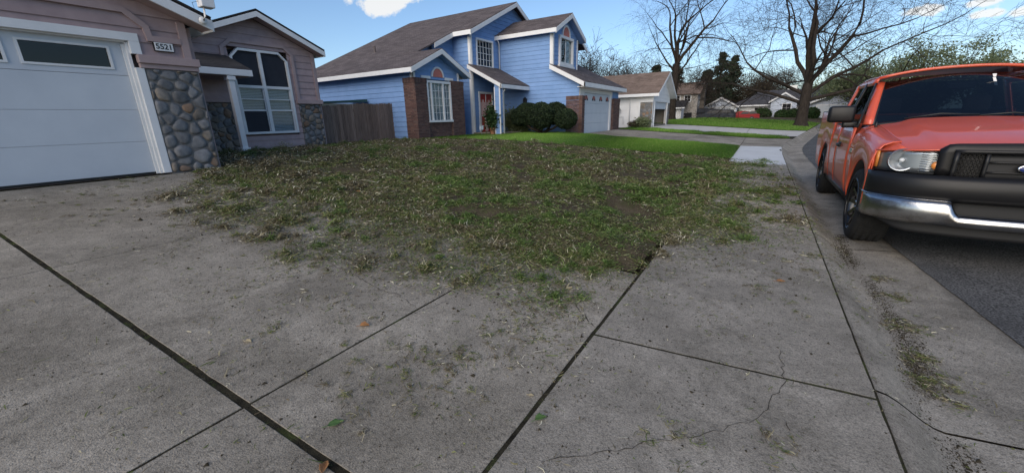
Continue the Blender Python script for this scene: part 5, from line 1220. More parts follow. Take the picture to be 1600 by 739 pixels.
def cuttings():
    # thin mat over the yard, with bare patches
    X, Y, rg = scatter(420000, -13.4, .72, 2.0, 14.0, 3); X2, Y2, _ = scatter(150000, -6, .72, 1.6, 7.5, 33); X = np.concatenate([X, X2]); Y = np.concatenate([Y, Y2])
    dist = np.hypot(X, Y); keep = rg.uniform(0, 1, len(X)) < np.clip((5.2/dist)**1.4, .14, 1); X, Y, dist = X[keep], Y[keep], dist[keep]
    D = edge_dist(X, Y); pn = fnoise(X, Y, .8, 1)+.7*fnoise(X, Y, 2.4, 5)+.5*fnoise(X, Y, 6, 9)
    walkm = X > -.74; drivem = (Y < DR_R) & (X > -8.8)
    dens = np.clip(.35+D*.9, 0, 1)*np.clip(.60+1.15*pn, .05, 1)
    dens = np.where(walkm, np.clip(D*1.3+.2, 0, 1)*np.clip(.66+1.2*pn-.28*(X+.75)/1.4, .10, 1), dens)
    dens = np.where(drivem, np.clip(.32+1.7*np.clip(D, -.2, .6), 0, 1)*np.clip(.75+1.2*pn, .12, 1), dens)
    for hx, hy, r, h in PITS: dens *= 1-.9*np.exp(-((X-hx)**2+(Y-hy)**2)/(r*.9)**2)
    keep = (rg.uniform(0, 1, len(X)) < dens) & (D > -.2); X, Y, dist, pn = X[keep], Y[keep], dist[keep], pn[keep]
    Z = surf_z(X, Y); n = len(X); far = np.clip(dist/5, .8, 2.2)
    L_ = rg.lognormal(-3.6, .5, n)*far**.6; L_ = np.where(rg.uniform(0, 1, n) < .02, L_*2.4, L_); Wd = rg.uniform(.004, .0095, n)*far
    Z = Z+rg.uniform(0, .018, n)*np.clip(pn+.8, .2, 1.4)
    q = rg.uniform(0, 1, n); pf = np.clip(.20+.16*(X+3)/4+.25*fnoise(X, Y, 1.3, 81), .03, .5); pd = np.clip(.28-.10*(X+3)/4+.3*fnoise(X, Y, 1.0, 82), .08, .6); kind = np.where(q < pf, 1, np.where(q > 1-pd, 2, 0))
    for k, nm, m in ((0, 'grass_cuttings', LEAF['clip']), (1, 'fresh_grass_cuttings', LEAF['clip_fresh']), (2, 'dry_grass_cuttings', LEAF['clip_dry'])):
        q = kind == k; tag(blades(nm, X[q], Y[q], Z[q], L_[q], Wd[q], m, .78, 10+k), ['cut grass and weeds matted over the front yard', 'sprinkling of fresh green cuttings over the yard', 'dry brown stalks strewn over the yard'][k], 'grass', kind='stuff')
    # tufts and windrows of cuttings
    rg = np.random.default_rng(77); m = 9000; X = rg.uniform(-13.2, .6, m); Y = rg.uniform(1.7, 13.8, m); D = edge_dist(X, Y); dist = np.hypot(X, Y)
    w = fnoise(X, Y, .7, 51)+.8*fnoise(X, Y, 2.1, 53); hp = np.array([heap(x, y) for x, y in zip(X, Y)])
    pr = np.clip(.22+.55*w+4*hp, .02, 1)*np.clip(D*1.5+.15, 0, 1)*np.clip((6.5/dist)**.9, .3, 1.2); pr = np.where((Y < DR_R) & (X > -8.8), pr*.95+.10*(D > 0), pr); pr = np.where(X > -.74, pr*np.clip(.85-.35*(X+.75)/1.4, .3, 1), pr)
    for hx, hy, r, h in PITS: pr *= 1-.95*np.exp(-((X-hx)**2+(Y-hy)**2)/(r*.8)**2)
    k = rg.uniform(0, 1, m) < pr; X, Y, D, dist, hp = X[k], Y[k], D[k], dist[k], hp[k]; m = len(X)
    g = fnoise(X, Y, .9, 60)+.5*fnoise(X, Y, 2.6, 61)+5*hp+.28*np.clip((X+5)/4, -1, 1)-.05
    cls = np.where(g+rg.normal(0, .2, m) > .08, 1, np.where(g+rg.normal(0, .2, m) < -.22, 2, 0)); rad = rg.lognormal(-2.15, .42, m)*np.clip(dist/6, .8, 1.5); hgt = rad*rg.uniform(.15, .50, m); nb = np.clip(rad*rad*np.clip(5/dist, .35, 1.2)*13000, 24, 380)
    pv = ((Y < DR_R) & (X > -8.8) & (X < -1.6)); cls = np.where(pv & (cls == 1) & (rg.uniform(0, 1, m) < .85), np.where(rg.uniform(0, 1, m) < .6, 0, 2), cls)
    # ragged fringe over the yard's edges
    e = 620; ex = np.concatenate([rg.uniform(-8.7, -1.05, e), rg.uniform(-.95, -.55, e//2)]); ey = np.concatenate([DR_R+rg.normal(-.05, .16, e), rg.uniform(4.2, 12.7, e//2)])
    er = rg.lognormal(-2.4, .4, len(ex)); cls = np.concatenate([cls, rg.choice(3, len(ex), p=[.55, .08, .37])])
    X = np.concatenate([X, ex]); Y = np.concatenate([Y, ey]); rad = np.concatenate([rad, er]); hgt = np.concatenate([hgt, er*.18]); nb = np.concatenate([nb, np.clip(er*er*8000, 20, 160)])
    C = np.stack([X, Y, rad, hgt, nb], 1)
    for c, nm, lb, mt in ((0, 'cut_grass_tufts', 'matted tufts of cut weeds lying about the yard', 'clip'), (1, 'green_grass_tufts', 'fresh green tufts of cut grass heaped in the yard', 'clip_fresh'), (2, 'straw_tufts', 'brown tufts of dead grass in the yard', 'clip_dry')): clump_set(nm, lb, C[cls == c], LEAF[mt], 200+10*c)
    # small tufts on the paving, thinning away from the yard
    spots = [(640, 590, .30, 26), (560, 605, .25, 14), (740, 555, .28, 20), (690, 575, .2, 20), (790, 530, .22, 16), (830, 490, .25, 26), (1180, 450, .07, 9), (1240, 470, .3, 12), (1060, 690, .12, 7), (1210, 690, .08, 8), (420, 515, .07, 8), (150, 335, .3, 14), (250, 310, .5, 22), (100, 312, .7, 22), (210, 285, .45, 30), (1430, 560, .10, 26), (1410, 510, .10, 26), (1395, 465, .09, 20), (1455, 595, .10, 24), (1480, 625, .1, 14), (1380, 435, .08, 16), (1200, 405, .35, 24), (1260, 345, .25, 22), (600, 440, .5, 30), (460, 420, .5, 26), (900, 470, .2, 18), (340, 350, .5, 26), (1290, 400, .15, 10), (1110, 410, .25, 14)]
    C = []; Cd = []
    for px, py, r, n in spots:
        c = gpt(px, py)
        for _ in range(n):
            rr = rg.lognormal(-3.2, .45); (C if rg.uniform() < .55 else Cd).append((c[0]+rg.normal(0, r*.6), c[1]+rg.normal(0, r*.6), rr*1.25, rr*.18, rg.integers(7, 22)))
    clump_set('paving_tufts', 'little green tufts of cuttings dropped on the concrete', C, LEAF['clip'], 300, .86, -3.6); clump_set('paving_straw', 'little brown tufts of dry stalks on the concrete', Cd, LEAF['clip_dry'], 310, .86, -3.6)
    # loose single blades over the paving
    X, Y, rg = scatter(300000, -8.7, 1.4, -.4, 12.8, 4); D = edge_dist(X, Y); dist = np.hypot(X, Y); pn = fnoise(X, Y, 1.4, 31)+.7*fnoise(X, Y, 4, 33)
    dens = np.clip(.62*np.exp(np.minimum(D, 0)/.45)+.10*np.exp(np.minimum(D, 0)/1.6)+.006, 0, 1)*np.clip(.5+1.5*pn, .08, 1.6)*np.clip((3.5/np.maximum(dist, 1))**.8, .3, 1.3)
    keep = (rg.uniform(0, 1, len(X)) < dens) & ((X > -.745) | (Y < DR_R)) & ~((Y > 5.2) & (X > .95)); X, Y = X[keep], Y[keep]; n = len(X); Z = Tv(X, Y)+.003+rg.uniform(0, .006, n)
    L_ = rg.lognormal(-3.85, .6, n); Wd = rg.uniform(.0022, .006, n); q = rg.uniform(0, 1, n) < .55
    tag(blades('scattered_cuttings', X[q], Y[q], Z[q], L_[q], Wd[q], LEAF['clip'], .9, 20), 'loose green cuttings scattered over the concrete', 'grass', kind='stuff'); tag(blades('scattered_straw', X[~q], Y[~q], Z[~q], L_[~q], Wd[~q], LEAF['clip_dry'], .92, 21), 'loose dry stalks scattered over the concrete', 'grass', kind='stuff')
    # dirt crumbs: sprinkled over the paving, thick in the gutter and along the yard edge
    rg = np.random.default_rng(8)
    def crumbs(name, lab, X, Y, r):
        n = len(X); c = np.stack([X, Y, Tv(X, Y)], 1); o = np.array([[1, 0, .0], [-.5, .87, 0], [-.5, -.87, 0], [0, 0, .8]]); th = rg.uniform(0, 6.28, n); ca, sa = np.cos(th), np.sin(th); R2 = np.stack([np.stack([ca, -sa, 0*ca], 1), np.stack([sa, ca, 0*ca], 1), np.stack([0*ca, 0*ca, 0*ca+1], 1)], 1)
        V = (c[:, None]+np.einsum('nij,kj->nki', R2, o)*r[:, None, None]*rg.uniform(.6, 1.5, (n, 4, 1))).reshape(-1, 3); i = np.arange(n)[:, None]*4
        F = np.concatenate([i+np.array([[0, 1, 3]]), i+np.array([[1, 2, 3]]), i+np.array([[2, 0, 3]])], 1).reshape(-1, 3); tag(mk_np(name, V, F, M['crumb']), lab, 'dirt', kind='stuff')
    n = 26000; X = rg.uniform(-8.5, 1.3, n); Y = rg.uniform(-.3, 9, n); pn = fnoise(X, Y, 1.1, 71); k = ((X > -.74) | (Y < DR_R)) & (rg.uniform(0, 1, n) < np.clip(2.2/np.hypot(X, Y), .05, 1)*np.clip(.5+1.2*pn, .1, 1)); crumbs('dirt_crumbs', 'dark crumbs of dirt on the concrete', X[k], Y[k], rg.lognormal(-5.9, .55, k.sum()))
    n = 30000; Y = rg.uniform(1.6, 6.2, n); X = .65+.33+.05*np.sin(Y*2.1)+rg.normal(0, .045, n); pn = fnoise(X, Y*.6, 3, 72); k = rg.uniform(-.35, .35, n) < pn; crumbs('gutter_silt', 'dark silt and debris lying along the gutter', X[k], Y[k], rg.lognormal(-6.0, .5, k.sum()))
    n = 60000; X = rg.uniform(-8.5, .6, n); Y = rg.uniform(1.0, 12, n); D = edge_dist(X, Y); k = ((X > -.74) | (Y < DR_R)) & (rg.uniform(0, 1, n) < np.exp(-np.abs(np.minimum(D, 0))/.5)*.8); crumbs('yard_dirt_spill', 'soil crumbs spilled from the yard onto the paving', X[k], Y[k], rg.lognormal(-5.8, .55, k.sum()))
    # moss and seedlings in the joints
    P = []
    for X_ in np.arange(-7, -.8, .02): P.append((X_, gapY(X_)+random.uniform(-.018, .018)))
    P += [(-.752+random.uniform(-.01, .01), y_) for y_ in np.arange(-.2, 4.5, .012)]+[(x_, 2.14+.1*(x_+.75)+random.uniform(-.01, .01)) for x_ in np.arange(-.74, .64, .012)]+[(.648+random.uniform(-.008, .008), y_) for y_ in np.arange(.3, 8, .015)]+[(-1.88+random.uniform(-.008, .008), y_) for y_ in np.arange(-.2, 3.2, .04)]
    P = np.array(P); rg = np.random.default_rng(5); nn = fnoise(P[:, 0], P[:, 1], 2.2, 40); P = P[rg.uniform(-.3, .5, len(P)) < nn]; P = np.repeat(P, 4, 0)+rg.normal(0, .006, (len(P)*4, 2)); n = len(P)
    tag(blades('joint_moss', P[:, 0], P[:, 1], Tv(P[:, 0], P[:, 1])-.012, rg.uniform(.008, .022, n), rg.uniform(.002, .004, n), LEAF['clip'], .6, 30), 'short moss and seedlings growing in the paving joints', 'moss', kind='stuff')
cuttings()
def lawn_blades(name, label, n, xf, y0f, y1f, seed, hgt=(.03, .06), wid=(.006, .012), edge=None):
    rg = np.random.default_rng(seed); X = rg.uniform(*xf, n); y0 = np.array([y0f(x) for x in X]); y1 = np.array([y1f(x) for x in X]); Y = y0+(y1-y0)*rg.uniform(0, 1, n)
    o = blades(name, X, Y, Tv(X, Y)+.018, rg.uniform(*hgt, n)*(1+.6*fnoise(X, Y, 1.2, 91)+.4*fnoise(X, Y, 4, 92)), rg.uniform(*wid, n), LEAF['lawn'], 0, seed, upright=True); tag(o, label, 'grass', kind='stuff')
lawn_blades('lawn_grass', 'short bright green lawn in front of the blue house', 150000, (-12.4, -.72), YB, lambda x: 19.5, 50)
lawn_blades('lawn_grass', 'narrow strip of green grass between the two driveways', 26000, (-7.8, 1.2), lambda x: 25.52, lambda x: 28.25, 51, (.05, .10), (.012, .02))
def far_lawn():
    rg = np.random.default_rng(52); n = 60000; Y = 36.3+20.5*rg.uniform(0, 1, n)**1.4; kx = np.array([kerb_x(y) for y in Y]); X = kx-rg.uniform(.02, 13, n)
    tag(blades('lawn_grass', X, Y, Tv(X, Y)+.018, rg.uniform(.06, .13, n), rg.uniform(.02, .035, n), LEAF['lawn'], 0, 53, upright=True), 'green lawn around the big bare tree', 'grass', kind='stuff')
far_lawn()
# curled dry leaves, one thing each
leafm = surf('dry_leaf', (.22, .10, .04), (.36, .19, .08), 30, .8, .3, 90); leafg = surf('green_leaf', (.05, .11, .03), (.09, .16, .05), 30, .7, .3, 90); leafp = surf('pale_leaf', (.36, .30, .18), (.46, .38, .24), 30, .8, .3, 90)
def leaf(px, py, L_, m, nm, lab, grp=None, rot=0, curl=.5):
    c = gpt(px, py); rows = []
    for u in np.linspace(0, 1, 7):
        w = .30*math.sin(math.pi*u**.8)*(1+.15*math.sin(u*17))
        rows.append([(( u-.5)*L_, v*w*L_, (curl*abs(v)**1.5*w+.25*curl*(u-.5)**2)*L_+.003) for v in (-1, -.5, 0, .5, 1)])
    ca, sa = math.cos(rot), math.sin(rot); P = [[(c[0]+x*ca-y*sa, c[1]+x*sa+y*ca, c[2]+z) for x, y, z in r_] for r_ in rows]
    e = empty(nm, c, lab, 'leaf', grp); o = MB().grid(P).build('blade', m, e, True, solid=.0012); P2 = [P[0][2], (P[0][2][0]-.3*L_*ca, P[0][2][1]-.3*L_*sa, c[2]+.004)]; MB().tube(P2, .0015, 4).build('stem', m, e)
leaf(570, 510, .065, leafm, 'dry_leaf', 'curled orange brown leaf lying in the middle of the driveway slab', None, .6, 1.2)
leaf(508, 731, .06, leafm, 'dry_leaf', 'brown leaf wedged in the wide driveway gap', None, 2.2, 1.0)
leaf(525, 662, .07, leafg, 'green_leaf', 'long green leaf lying beside the driveway gap', None, 1.0, .4)
leaf(845, 655, .06, leafg, 'green_leaf', 'curled dark green leaf beside the mossy sidewalk joint', None, .9, 1.0)
leaf(830, 618, .03, leafp, 'pale_leaf', 'tiny pale leaf touching the sidewalk joint', None, .3, .5)
leaf(388, 534, .05, leafp, 'pale_leaf', 'pale leaf tip beside a small clump of cuttings on the driveway', None, .3, .6)
leaf(1220, 440, .07, leafm, 'dry_leaf', 'reddish brown leaf among cuttings on the sidewalk', None, .3, .6)
for i, (px, py) in enumerate([(735, 372), (690, 342), (735, 322), (890, 452), (770, 400), (640, 322), (955, 300), (560, 300), (705, 392), (812, 420), (1010, 270), (860, 300)]): leaf(px, py, random.uniform(.06, .10), random.choice([leafp, leafm, leafp]), 'fallen_leaf', 'dry fallen leaf resting on the yard cuttings', 'fallen leaves on the yard', random.uniform(0, 6), .8)

# ---- trees
def branch_tree(seed, base, trunk_h, trunk_r, limbs, levels, spread, droop=0., twist=.25, taper=.62, len_f=.72, nkids=(3, 5), min_r=.006, lean=(0, 0)):
    rg = random.Random(seed); T_ = MB(); B_ = MB(); ends = []
    def grow(p, d, L_, r, lv):
        n = 5 if lv < 2 else 4; pts = [p]; rs = [r]; d = Vector(d).normalized()
        for i in range(n):
            d = (d+Vector((rg.gauss(0, twist), rg.gauss(0, twist), rg.gauss(0, twist)*.6+(.06 if lv < 2 else 0)-droop*lv*.12*(i/n)))*.45).normalized()
            p = p+np.array(d)*L_/n; pts.append(p); rs.append(max(min_r*.6, r*(1-(1-taper)*(i+1)/n)))
        (T_ if lv <= 1 else B_).tube(pts, rs, 8 if lv <= 1 else (5 if lv == 2 else 3), cap=False)
        if lv >= levels: ends.append((pts[-1], d)); ends.append((pts[n//2], d)); return
        k = rg.randint(*nkids)
        for j in range(k):
            t = rg.uniform(.35, 1) if j else 1.0; i = min(n, int(t*n)); q = pts[i]; a = rg.uniform(0, 2*math.pi)
            side = Vector(d).orthogonal().normalized(); side.rotate(Matrix.Rotation(a, 3, Vector(d))); nd = (Vector(d)*(1-spread*(.35 if j == 0 else 1))+side*spread*(.35 if j == 0 else 1)).normalized()
            grow(q, nd, L_*len_f*rg.uniform(.75, 1.15), rs[i]*(.8 if j == 0 else rg.uniform(.45, .68)), lv+1)
    # trunk with flared foot
    pts = [np.array(base)+np.array([lean[0]*t*trunk_h, lean[1]*t*trunk_h, t*trunk_h]) for t in (-.02, .03, .1, .25, .5, .75, 1)]; rs = [trunk_r*f for f in (1.75, 1.45, 1.15, 1.0, .93, .88, .84)]
    T_.tube(pts, rs, 14, cap=False)
    for (t, az, el, L_, r) in limbs:
        p = pts[0]+(pts[-1]-pts[0])*t; grow(p, (math.cos(az)*math.cos(el), math.sin(az)*math.cos(el), math.sin(el)), L_, r, 1)
    return T_, B_, ends
def bare_tree(name, label, seed, base, h, r, limbs, levels, spread, group=None, leaves=None, **kw):
    t = empty(name, base, label, 'tree', group); a, b, e = branch_tree(seed, base, h, r, limbs, levels, spread, **kw)
    a.build('trunk', M['bark'], t, True); b.build('crown', M['twig'], t)
    if leaves: leaf_cloud(t, 'buds', e, *leaves)
    return t
def leaf_cloud(parent, name, ends, n_each, rad, size, mat, seed=1):
    rg = np.random.default_rng(seed); c = np.repeat(np.array([p for p, d in ends]), n_each, 0); c = c+rg.normal(0, rad, c.shape); cards(parent, name, c, size, mat, rg)
def cards(parent, name, c, size, mat, rg, aspect=1.8, up=None):
    n = len(c); a = rg.normal(0, 1, (n, 3)); a /= np.linalg.norm(a, axis=1)[:, None]; b = np.cross(a, rg.normal(0, 1, (n, 3))); b /= np.linalg.norm(b, axis=1)[:, None]; s = size*rg.uniform(.6, 1.3, n)[:, None]
    V = np.stack([c-a*s*aspect/2, c+b*s*.5, c+a*s*aspect/2, c-b*s*.5], 1).reshape(-1, 3); F = np.arange(4*n).reshape(-1, 4); return mk_np(name, V, F, mat, parent)
def ring_limbs(seed, n, t0, t1, el, L_, r): 
    rg = random.Random(seed); return [(t0+(t1-t0)*i/max(1, n-1), i*2.4+rg.uniform(-.4, .4), el+rg.uniform(-.15, .2), L_*rg.uniform(.8, 1.15), r*rg.uniform(.8, 1.1)) for i in range(n)]
# the big spreading bare tree at the bend, low limbs sweeping out to both sides
bx = atY(1252, 188, 44); bz = T(bx[0], 44)-.02
bare_tree('spreading_bare_tree', 'big bare tree with thick trunk and low spreading limbs on the far lawn', 11, (bx[0], 44, bz), 3.6, .43, [(.55, 2.7, .30, 7.0, .15), (.62, -.25, .22, 7.5, .15), (.75, 2.9, .62, 6.0, .15), (.72, .3, .55, 6.2, .16), (.85, 1.2, .7, 5, .14), (.9, -1.3, .75, 5, .14), (1, 2.2, 1.05, 5.4, .20), (1, .4, 1.0, 5.6, .22), (1, -1.6, 1.1, 5, .2), (.98, 1.6, 1.35, 6, .26)], 6, .62, nkids=(3, 4), leaves=(2, .15, .03, LEAF['bud'], 2), twist=.42, len_f=.70, taper=.5, min_r=.012)
tb = atY(1049, 190, 50)
bare_tree('tall_bare_tree', 'tall bare tree with drooping twigs rising behind the white house', 23, (tb[0], 50, .5), 6.2, .36, [(1, 2.6, 1.05, 5, .17), (1, .2, 1.1, 5.4, .19), (1, -1.4, 1.2, 5, .17), (.95, 1.4, 1.15, 5, .17), (.85, 3.4, .7, 4.2, .11), (.82, .0, .7, 4.0, .11), (.7, -2.2, .6, 3.4, .09), (1, .9, 1.45, 6, .21)], 6, .55, nkids=(3, 4), droop=.9, twist=.34, len_f=.70, taper=.5)
for i, (px, Y_, top) in enumerate([(918, 46, 7.8), (958, 52, 8.0), (1175, 84, 8.0), (1205, 88, 8.5), (985, 60, 8.2), (1080, 70, 8.4)]):
    b_ = atY(px, 185, Y_); bare_tree('slender_bare_tree', ['thin bare tree showing over the blue garage roof', 'thin bare tree over the ridge of the white house', 'twiggy bare tree behind the pale blue house', 'twiggy bare tree behind the ranch house roof', 'bare tree standing left of the tall drooping tree', 'bare tree showing between the tall trunk and the brick chimney'][i], 40+i, (b_[0], Y_, .4), top*.28, .16, ring_limbs(i, 9, .5, 1, .95, top*.36, .085), 5, .55, nkids=(3, 5), twist=.36, taper=.55, min_r=.024, leaves=(1, .2, .06, LEAF['bud'], i) if i not in (2, 3) else (2, .25, .10, LEAF['bud'], i))
def conifer(name, label, x, y, z, h, r, seed, n=9000):
    t = empty(name, (x, y, z), label, 'tree', 'dark evergreens behind the houses'); rg = np.random.default_rng(seed); MB().tube([(x, y, z), (x, y, z+h*.5), (x, y, z+h*.95)], [.28, .18, .04], 8).build('trunk', M['bark'], t, True)
    k = 150; hh = rg.uniform(.08, 1, k); az = rg.uniform(0, 6.28, k); L_ = r*(1.05-hh)**.75*rg.uniform(.6, 1.15, k); per = n//k; P = []
    for i in range(k):
        u = rg.uniform(.1, 1, per)**.7; p = np.stack([x+np.cos(az[i])*L_[i]*u, y+np.sin(az[i])*L_[i]*u, z+h*hh[i]-.25*L_[i]*u**2+.0*u], 1)+rg.normal(0, .12+.10*L_[i], (per, 3))*np.array([1, 1, .55]); P.append(p)
    cards(t, 'crown', np.concatenate(P), .20, LEAF['conifer'], rg)
for i, (px, Y_, h_, r_) in enumerate([(1118, 80, 10.8, 3.4), (1137, 86, 10.8, 3.4), (1098, 84, 9.0, 3), (1020, 70, 8.6, 3.4), (1050, 74, 9.2, 3.0)]):
    b_ = atY(px, 185, Y_); conifer('evergreen_tree', ['tallest dark evergreen between the grey house and the pale blue house', 'broad dark evergreen behind the pale blue house roof', 'shorter dark evergreen beside the brick chimney', 'dark evergreen above the white house ridge', 'dark evergreen behind the tall bare trunk'][i], b_[0], Y_, .3, h_, r_, 60+i)
def leafy(name, label, x, y, z, h, rx, seed, mat, n=9000, size=.13, group=None):
    t = empty(name, (x, y, z), label, 'tree', group); a, b, e = branch_tree(seed, (x, y, z), h*.3, .2, ring_limbs(seed, 7, .5, 1, .85, h*.42, .11), 3, .5, nkids=(3, 4)); a.build('trunk', M['bark'], t, True); b.build('branch', M['twig'], t)
    rg = np.random.default_rng(seed); k = 42; c = []; 
    ends = np.array([p for p, d in e]); pick = ends[rg.integers(0, len(ends), k)]
    for p in pick: m = n//k; c.append(p+rg.normal(0, 1, (m, 3))*np.array([.42, .42, .34])*rx*.38)
    cards(t, 'crown', np.concatenate(c), size, mat, rg, 2.2)
for i, (px, Y_, h_, r_) in enumerate([(1335, 62, 7.4, 3.6), (1385, 66, 8.8, 3.8), (1440, 66, 9.6, 3.6), (1505, 70, 9.4, 3.4), (1560, 74, 8.6, 3.4), (1640, 72, 8.8, 3.6), (1300, 80, 7.6, 3.4)]):
    b_ = atY(px, 180, Y_); leafy('leafy_tree', ['grey green tree beside the corner house garage', 'full grey green tree rising behind the truck mirror', 'tallest grey green tree above the truck windshield', 'loose pale green tree above the truck roof', 'thin pale green tree above the truck roof edge', 'grey green tree beyond the truck roof', 'low olive tree behind the corner house roof'][i], b_[0], Y_, 0, h_*.88, r_, 80+i, LEAF['olive'], 7500)
# background belt that closes the horizon
for i in range(15):
    az = math.radians(-60+i*5.6); d_ = 120+15*math.sin(i*2.3); x, y_ = d_*math.sin(az), d_*math.cos(az)
    leafy('distant_tree', 'distant dull green tree on the skyline behind the houses', x, y_, 0, 5.0+1.4*math.sin(i*1.7), 5.5, 120+i, LEAF['conifer'], 2600, .5, 'distant trees closing the skyline')
# topiary at the blue house: clipped balls on bare stems
tp = empty('topiary_shrub', (-9.6, 18.3, .6), 'dark clipped topiary shrub with several rounded heads on bare stems', 'shrub')
heads = [((825, 179), .62, .55, 18.5), ((846, 181), .66, .58, 17.9), ((868, 178), .60, .52, 18.7), ((884, 186), .52, .46, 18.2), ((812, 183), .46, .42, 18.3)]
for (px, py), r_, rz_, Y_ in heads:
    c = atY(px, py, Y_); rg = np.random.default_rng(int(px)); n = 9000; v = rg.normal(0, 1, (n, 3)); v /= np.linalg.norm(v, axis=1)[:, None]
    q = 1+.10*np.array([mnoise.noise(Vector(w)*2.6+Vector((px, 0, 0))) for w in v])+rg.normal(0, .035, n); P_ = c+v*np.array([r_, r_, rz_])*q[:, None]
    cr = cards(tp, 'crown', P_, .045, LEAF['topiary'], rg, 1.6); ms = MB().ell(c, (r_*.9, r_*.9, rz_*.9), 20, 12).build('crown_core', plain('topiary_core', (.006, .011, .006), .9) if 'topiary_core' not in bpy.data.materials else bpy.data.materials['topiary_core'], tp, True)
    MB().tube([(-9.55+.1*math.sin(px), 18.3, .58), ((c[0]-9.55)/2, (Y_+18.3)/2, .85), (c[0], Y_, c[2])], [.07, .055, .04], 6).build('stem', M['bark'], tp, True)
def pot_plant(x, y, z, h, lab, seed, pr=.14):
    e = empty('potted_plant', (x, y, z), lab, 'plant'); MB().lathe([(pr*.75, 0), (pr, .26), (pr*1.08, .26), (pr*1.08, .3), (pr*.9, .3), (.0, .27)], (x, y, z), 'z', 16).build('pot', M['pot'], e, True); rg = np.random.default_rng(seed); n = 900
    cards(e, 'foliage', np.array([x, y, z+.3+h*.5])+rg.normal(0, 1, (n, 3))*np.array([.16, .16, h*.26]), .07, LEAF['shrub'], rg, 2.4)
    for k in range(5): MB().tube([(x, y, z+.27), (x+rg.normal(0, .07), y+rg.normal(0, .07), z+.3+h*.8)], .008, 4).build('stem', M['bark'], e)
pot_plant(-11.55, 16.75, .62, .85, 'tall leafy plant in a clay pot by the red door', 1); pot_plant(-11.9, 17.35, .72, 1.0, 'second clay pot with a bushy plant inside the porch', 2)
def low_plant(px, py, Y_, r, h, lab, mat, seed, n=1500):
    c = atY(px, py, Y_); z = T(c[0], Y_); e = empty('garden_shrub', (c[0], Y_, z), lab, 'shrub'); rg = np.random.default_rng(seed); cards(e, 'foliage', np.array([c[0], Y_, z+h*.55])+rg.normal(0, 1, (n, 3))*np.array([r*.5, r*.5, h*.28]), .06, mat, rg, 2.6); 
    for k in range(4): MB().tube([(c[0], Y_, z), (c[0]+rg.normal(0, r*.3), Y_+rg.normal(0, r*.3), z+h*.8)], .012, 4).build('stem', M['bark'], e)
low_plant(797, 200, 18.9, .35, 1.1, 'spiky pale plant beside the porch post', LEAF['olive'], 5); low_plant(812, 205, 19.1, .5, .5, 'low pale bedding under the topiary', LEAF['olive'], 6); low_plant(1003, 199, 30.6, .5, .55, 'low grey shrub at the foot of the white side wall', LEAF['olive'], 7); low_plant(990, 200, 30.5, .3, .3, 'tiny grey shrub by the downspout', LEAF['bud'], 8)
def far_bush(px, py, Y_, r, h, lab, seed, mat=None):
    c = atY(px, py, Y_); e = empty('foundation_shrub', (c[0], Y_, .3), lab, 'shrub'); rg = np.random.default_rng(seed); n = 3500; v = rg.normal(0, 1, (n, 3)); v /= np.linalg.norm(v, axis=1)[:, None]; cards(e, 'foliage', np.array([c[0], Y_, .3+h*.5])+v*np.array([r, r, h*.55])*rg.uniform(.6, 1.05, n)[:, None], .14, mat or LEAF['shrub'], rg); MB().tube([(c[0], Y_, .1), (c[0], Y_, .3+h*.5)], .06, 5).build('stem', M['bark'], e)
far_bush(1157, 182, 70.5, 1.1, 1.3, 'yellow green round shrub beside the pale blue garage', 1, LEAF['lawn']); far_bush(1192, 178, 71.5, 1.1, 1.6, 'dark shrub at the ranch house wall', 2); far_bush(1222, 178, 71, .9, 1.3, 'dark hedge under the ranch house window', 3); far_bush(1238, 178, 70, .9, 1.4, 'dark hedge left of the big tree trunk', 4); far_bush(1268, 178, 68, .9, 1.5, 'dark hedge between trunk and corner garage', 5)
# little yard sign on a stake
sg = empty('yard_sign', (*atX(753, 211, -11.3)[:2], .6), 'small white yard sign on a stake in front of the blue house', 'sign'); b_ = BASE[sg.name]
MB().box(b_[0]-.01, b_[0]+.01, b_[1]-.01, b_[1]+.01, .58, 1.0).build('stake', M['metal'], sg); MB().box(b_[0]-.015, b_[0]+.012, b_[1]-.13, b_[1]+.13, .88, 1.06).build('panel', M['white'], sg)

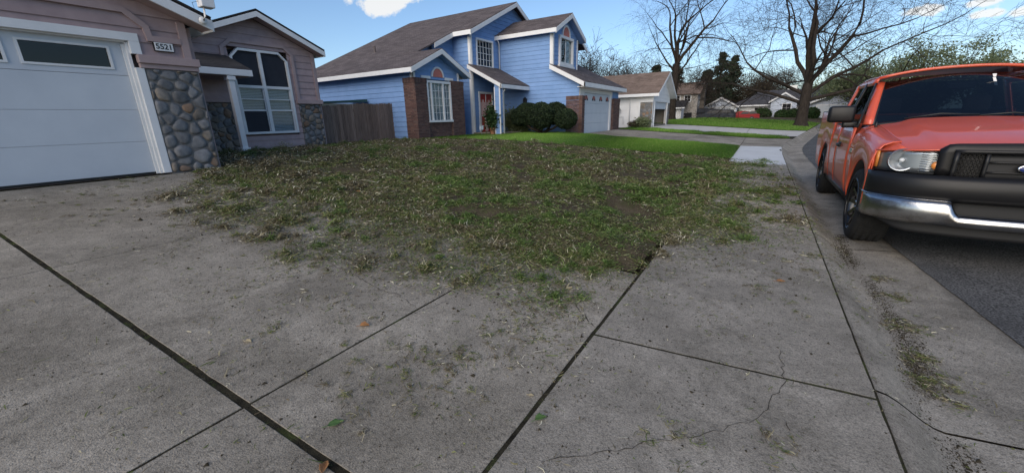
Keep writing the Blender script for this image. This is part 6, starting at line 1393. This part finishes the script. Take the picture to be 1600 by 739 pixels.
# ------------------------------------------------------------------ far parked cars
def car(name, label, x, y, z, rz, L_, W_, H_, suv, paint, group='cars parked at the bend'):
    e = empty(name, (x, y, z), label, 'car', group, rz=rz); m = surf(name+'_paint', paint, tuple(c*1.15 for c in paint), 2, .5, 0, 1, .25); hw = W_/2
    if suv: bel = .58; prof = [(-.5, .3), (-.5, .62), (-.48, .66), (-.30, .70), (-.18, .985), (.0, 1), (.30, .98), (.43, .93), (.485, .68), (.5, .5), (.5, .3)]
    else: bel = .6; prof = [(-.5, .27), (-.5, .52), (-.47, .60), (-.22, .67), (-.06, .97), (.06, 1), (.2, .96), (.36, .74), (.48, .70), (.5, .55), (.5, .27)]
    P = []
    for u, v in prof:
        z_ = v*H_; k = 1 if v < .69 else 1-.22*(v-.69)/.31; P.append([(u*L_, w*hw*k, z_-(.02 if abs(w) == 1 else 0)) for w in (-1, -.9, -.5, 0, .5, .9, 1)])
    o = MB().grid(P).build('body', m, e, True, True); fixn(o)
    for s in (-1, 1):
        lo = [(u*L_, s*hw, v*H_) for u, v in prof if v <= .75]
        side = [(u*L_, s*hw*(1 if v < .69 else 1-.22*(v-.69)/.31), v*H_-.02) for u, v in prof]; fixn(MB().add(side, [list(range(len(side)))]).build('side_panel', m, e, False, True, solid=.02))
        top = [(u, v) for u, v in prof if v > .69]; u0, u1 = top[0][0]+.05, top[-1][0]-.03
        gl = [(u0*L_+.05, .70), ((u0+.09)*L_, .94), ((u1-.07)*L_, .92), (u1*L_-.05, .71)]
        for a, b in ((0, .48), (.52, 1)):
            f = lambda t: (gl[0][0]+(gl[3][0]-gl[0][0])*t, gl[1][0]+(gl[2][0]-gl[1][0])*t); q = [(f(a)[0], .71), (f(b)[0], .71), (f(b)[1], .93), (f(a)[1], .93)]
            MB().add([(x_, s*(hw*(1-.22*(v-.69)/.31)+.012), v*H_) for x_, v in q], [(0, 1, 2, 3)]).build('side_window', M['black'], e, False, True, solid=.01)
        for u in (-.31, .31):
            w = MB().lathe([(.0, 0), (.2, 0), (.22, .01), (.32, .0), (.335, -.03), (.335, -.2), (.3, -.21), (.0, -.21)], (u*L_, 0, .335), 'y', 20); w.v = [(a, s*(hw+.02)+(b if s > 0 else -b), c) for a, b, c in w.v]; wh = w.build('wheel', M['black'], e, True, True); rr = MB().lathe([(.0, .012), (.19, .012), (.2, .0)], (u*L_, 0, .335), 'y', 12); rr.v = [(a, s*(hw+.02)+(b if s > 0 else -b), c) for a, b, c in rr.v]; rr.build('rim', M['metal'], wh, False, True)
        MB().box(-.5*L_-.01, -.47*L_, *sorted((s*hw*.55, s*hw*.95)), .42*H_, .52*H_).build('headlight', M['chrome'], e, False, True); MB().box(.475*L_, .5*L_+.01, *sorted((s*hw*.6, s*hw*.96)), .55*H_, .64*H_).build('tail_light', M['red'], e, False, True)
c = atY(1105, 188, 63); car('dark_suv', 'dark blue SUV with roof rails parked before the pale blue garage', c[0]+1.0, 63, .30, .1, 4.8, 1.9, 1.62, True, (.02, .025, .035))
c = atY(1094, 184, 67); car('parked_suv', 'black SUV parked behind the dark blue one', c[0]-.3, 67.5, .35, .5, 4.8, 1.9, 1.8, True, (.012, .012, .014))
c = atY(1155, 188, 66); car('red_sedan', 'dark red sedan parked beyond the lawn crest', c[0], 66, .22, .06, 4.7, 1.8, 1.42, False, (.26, .012, .015))
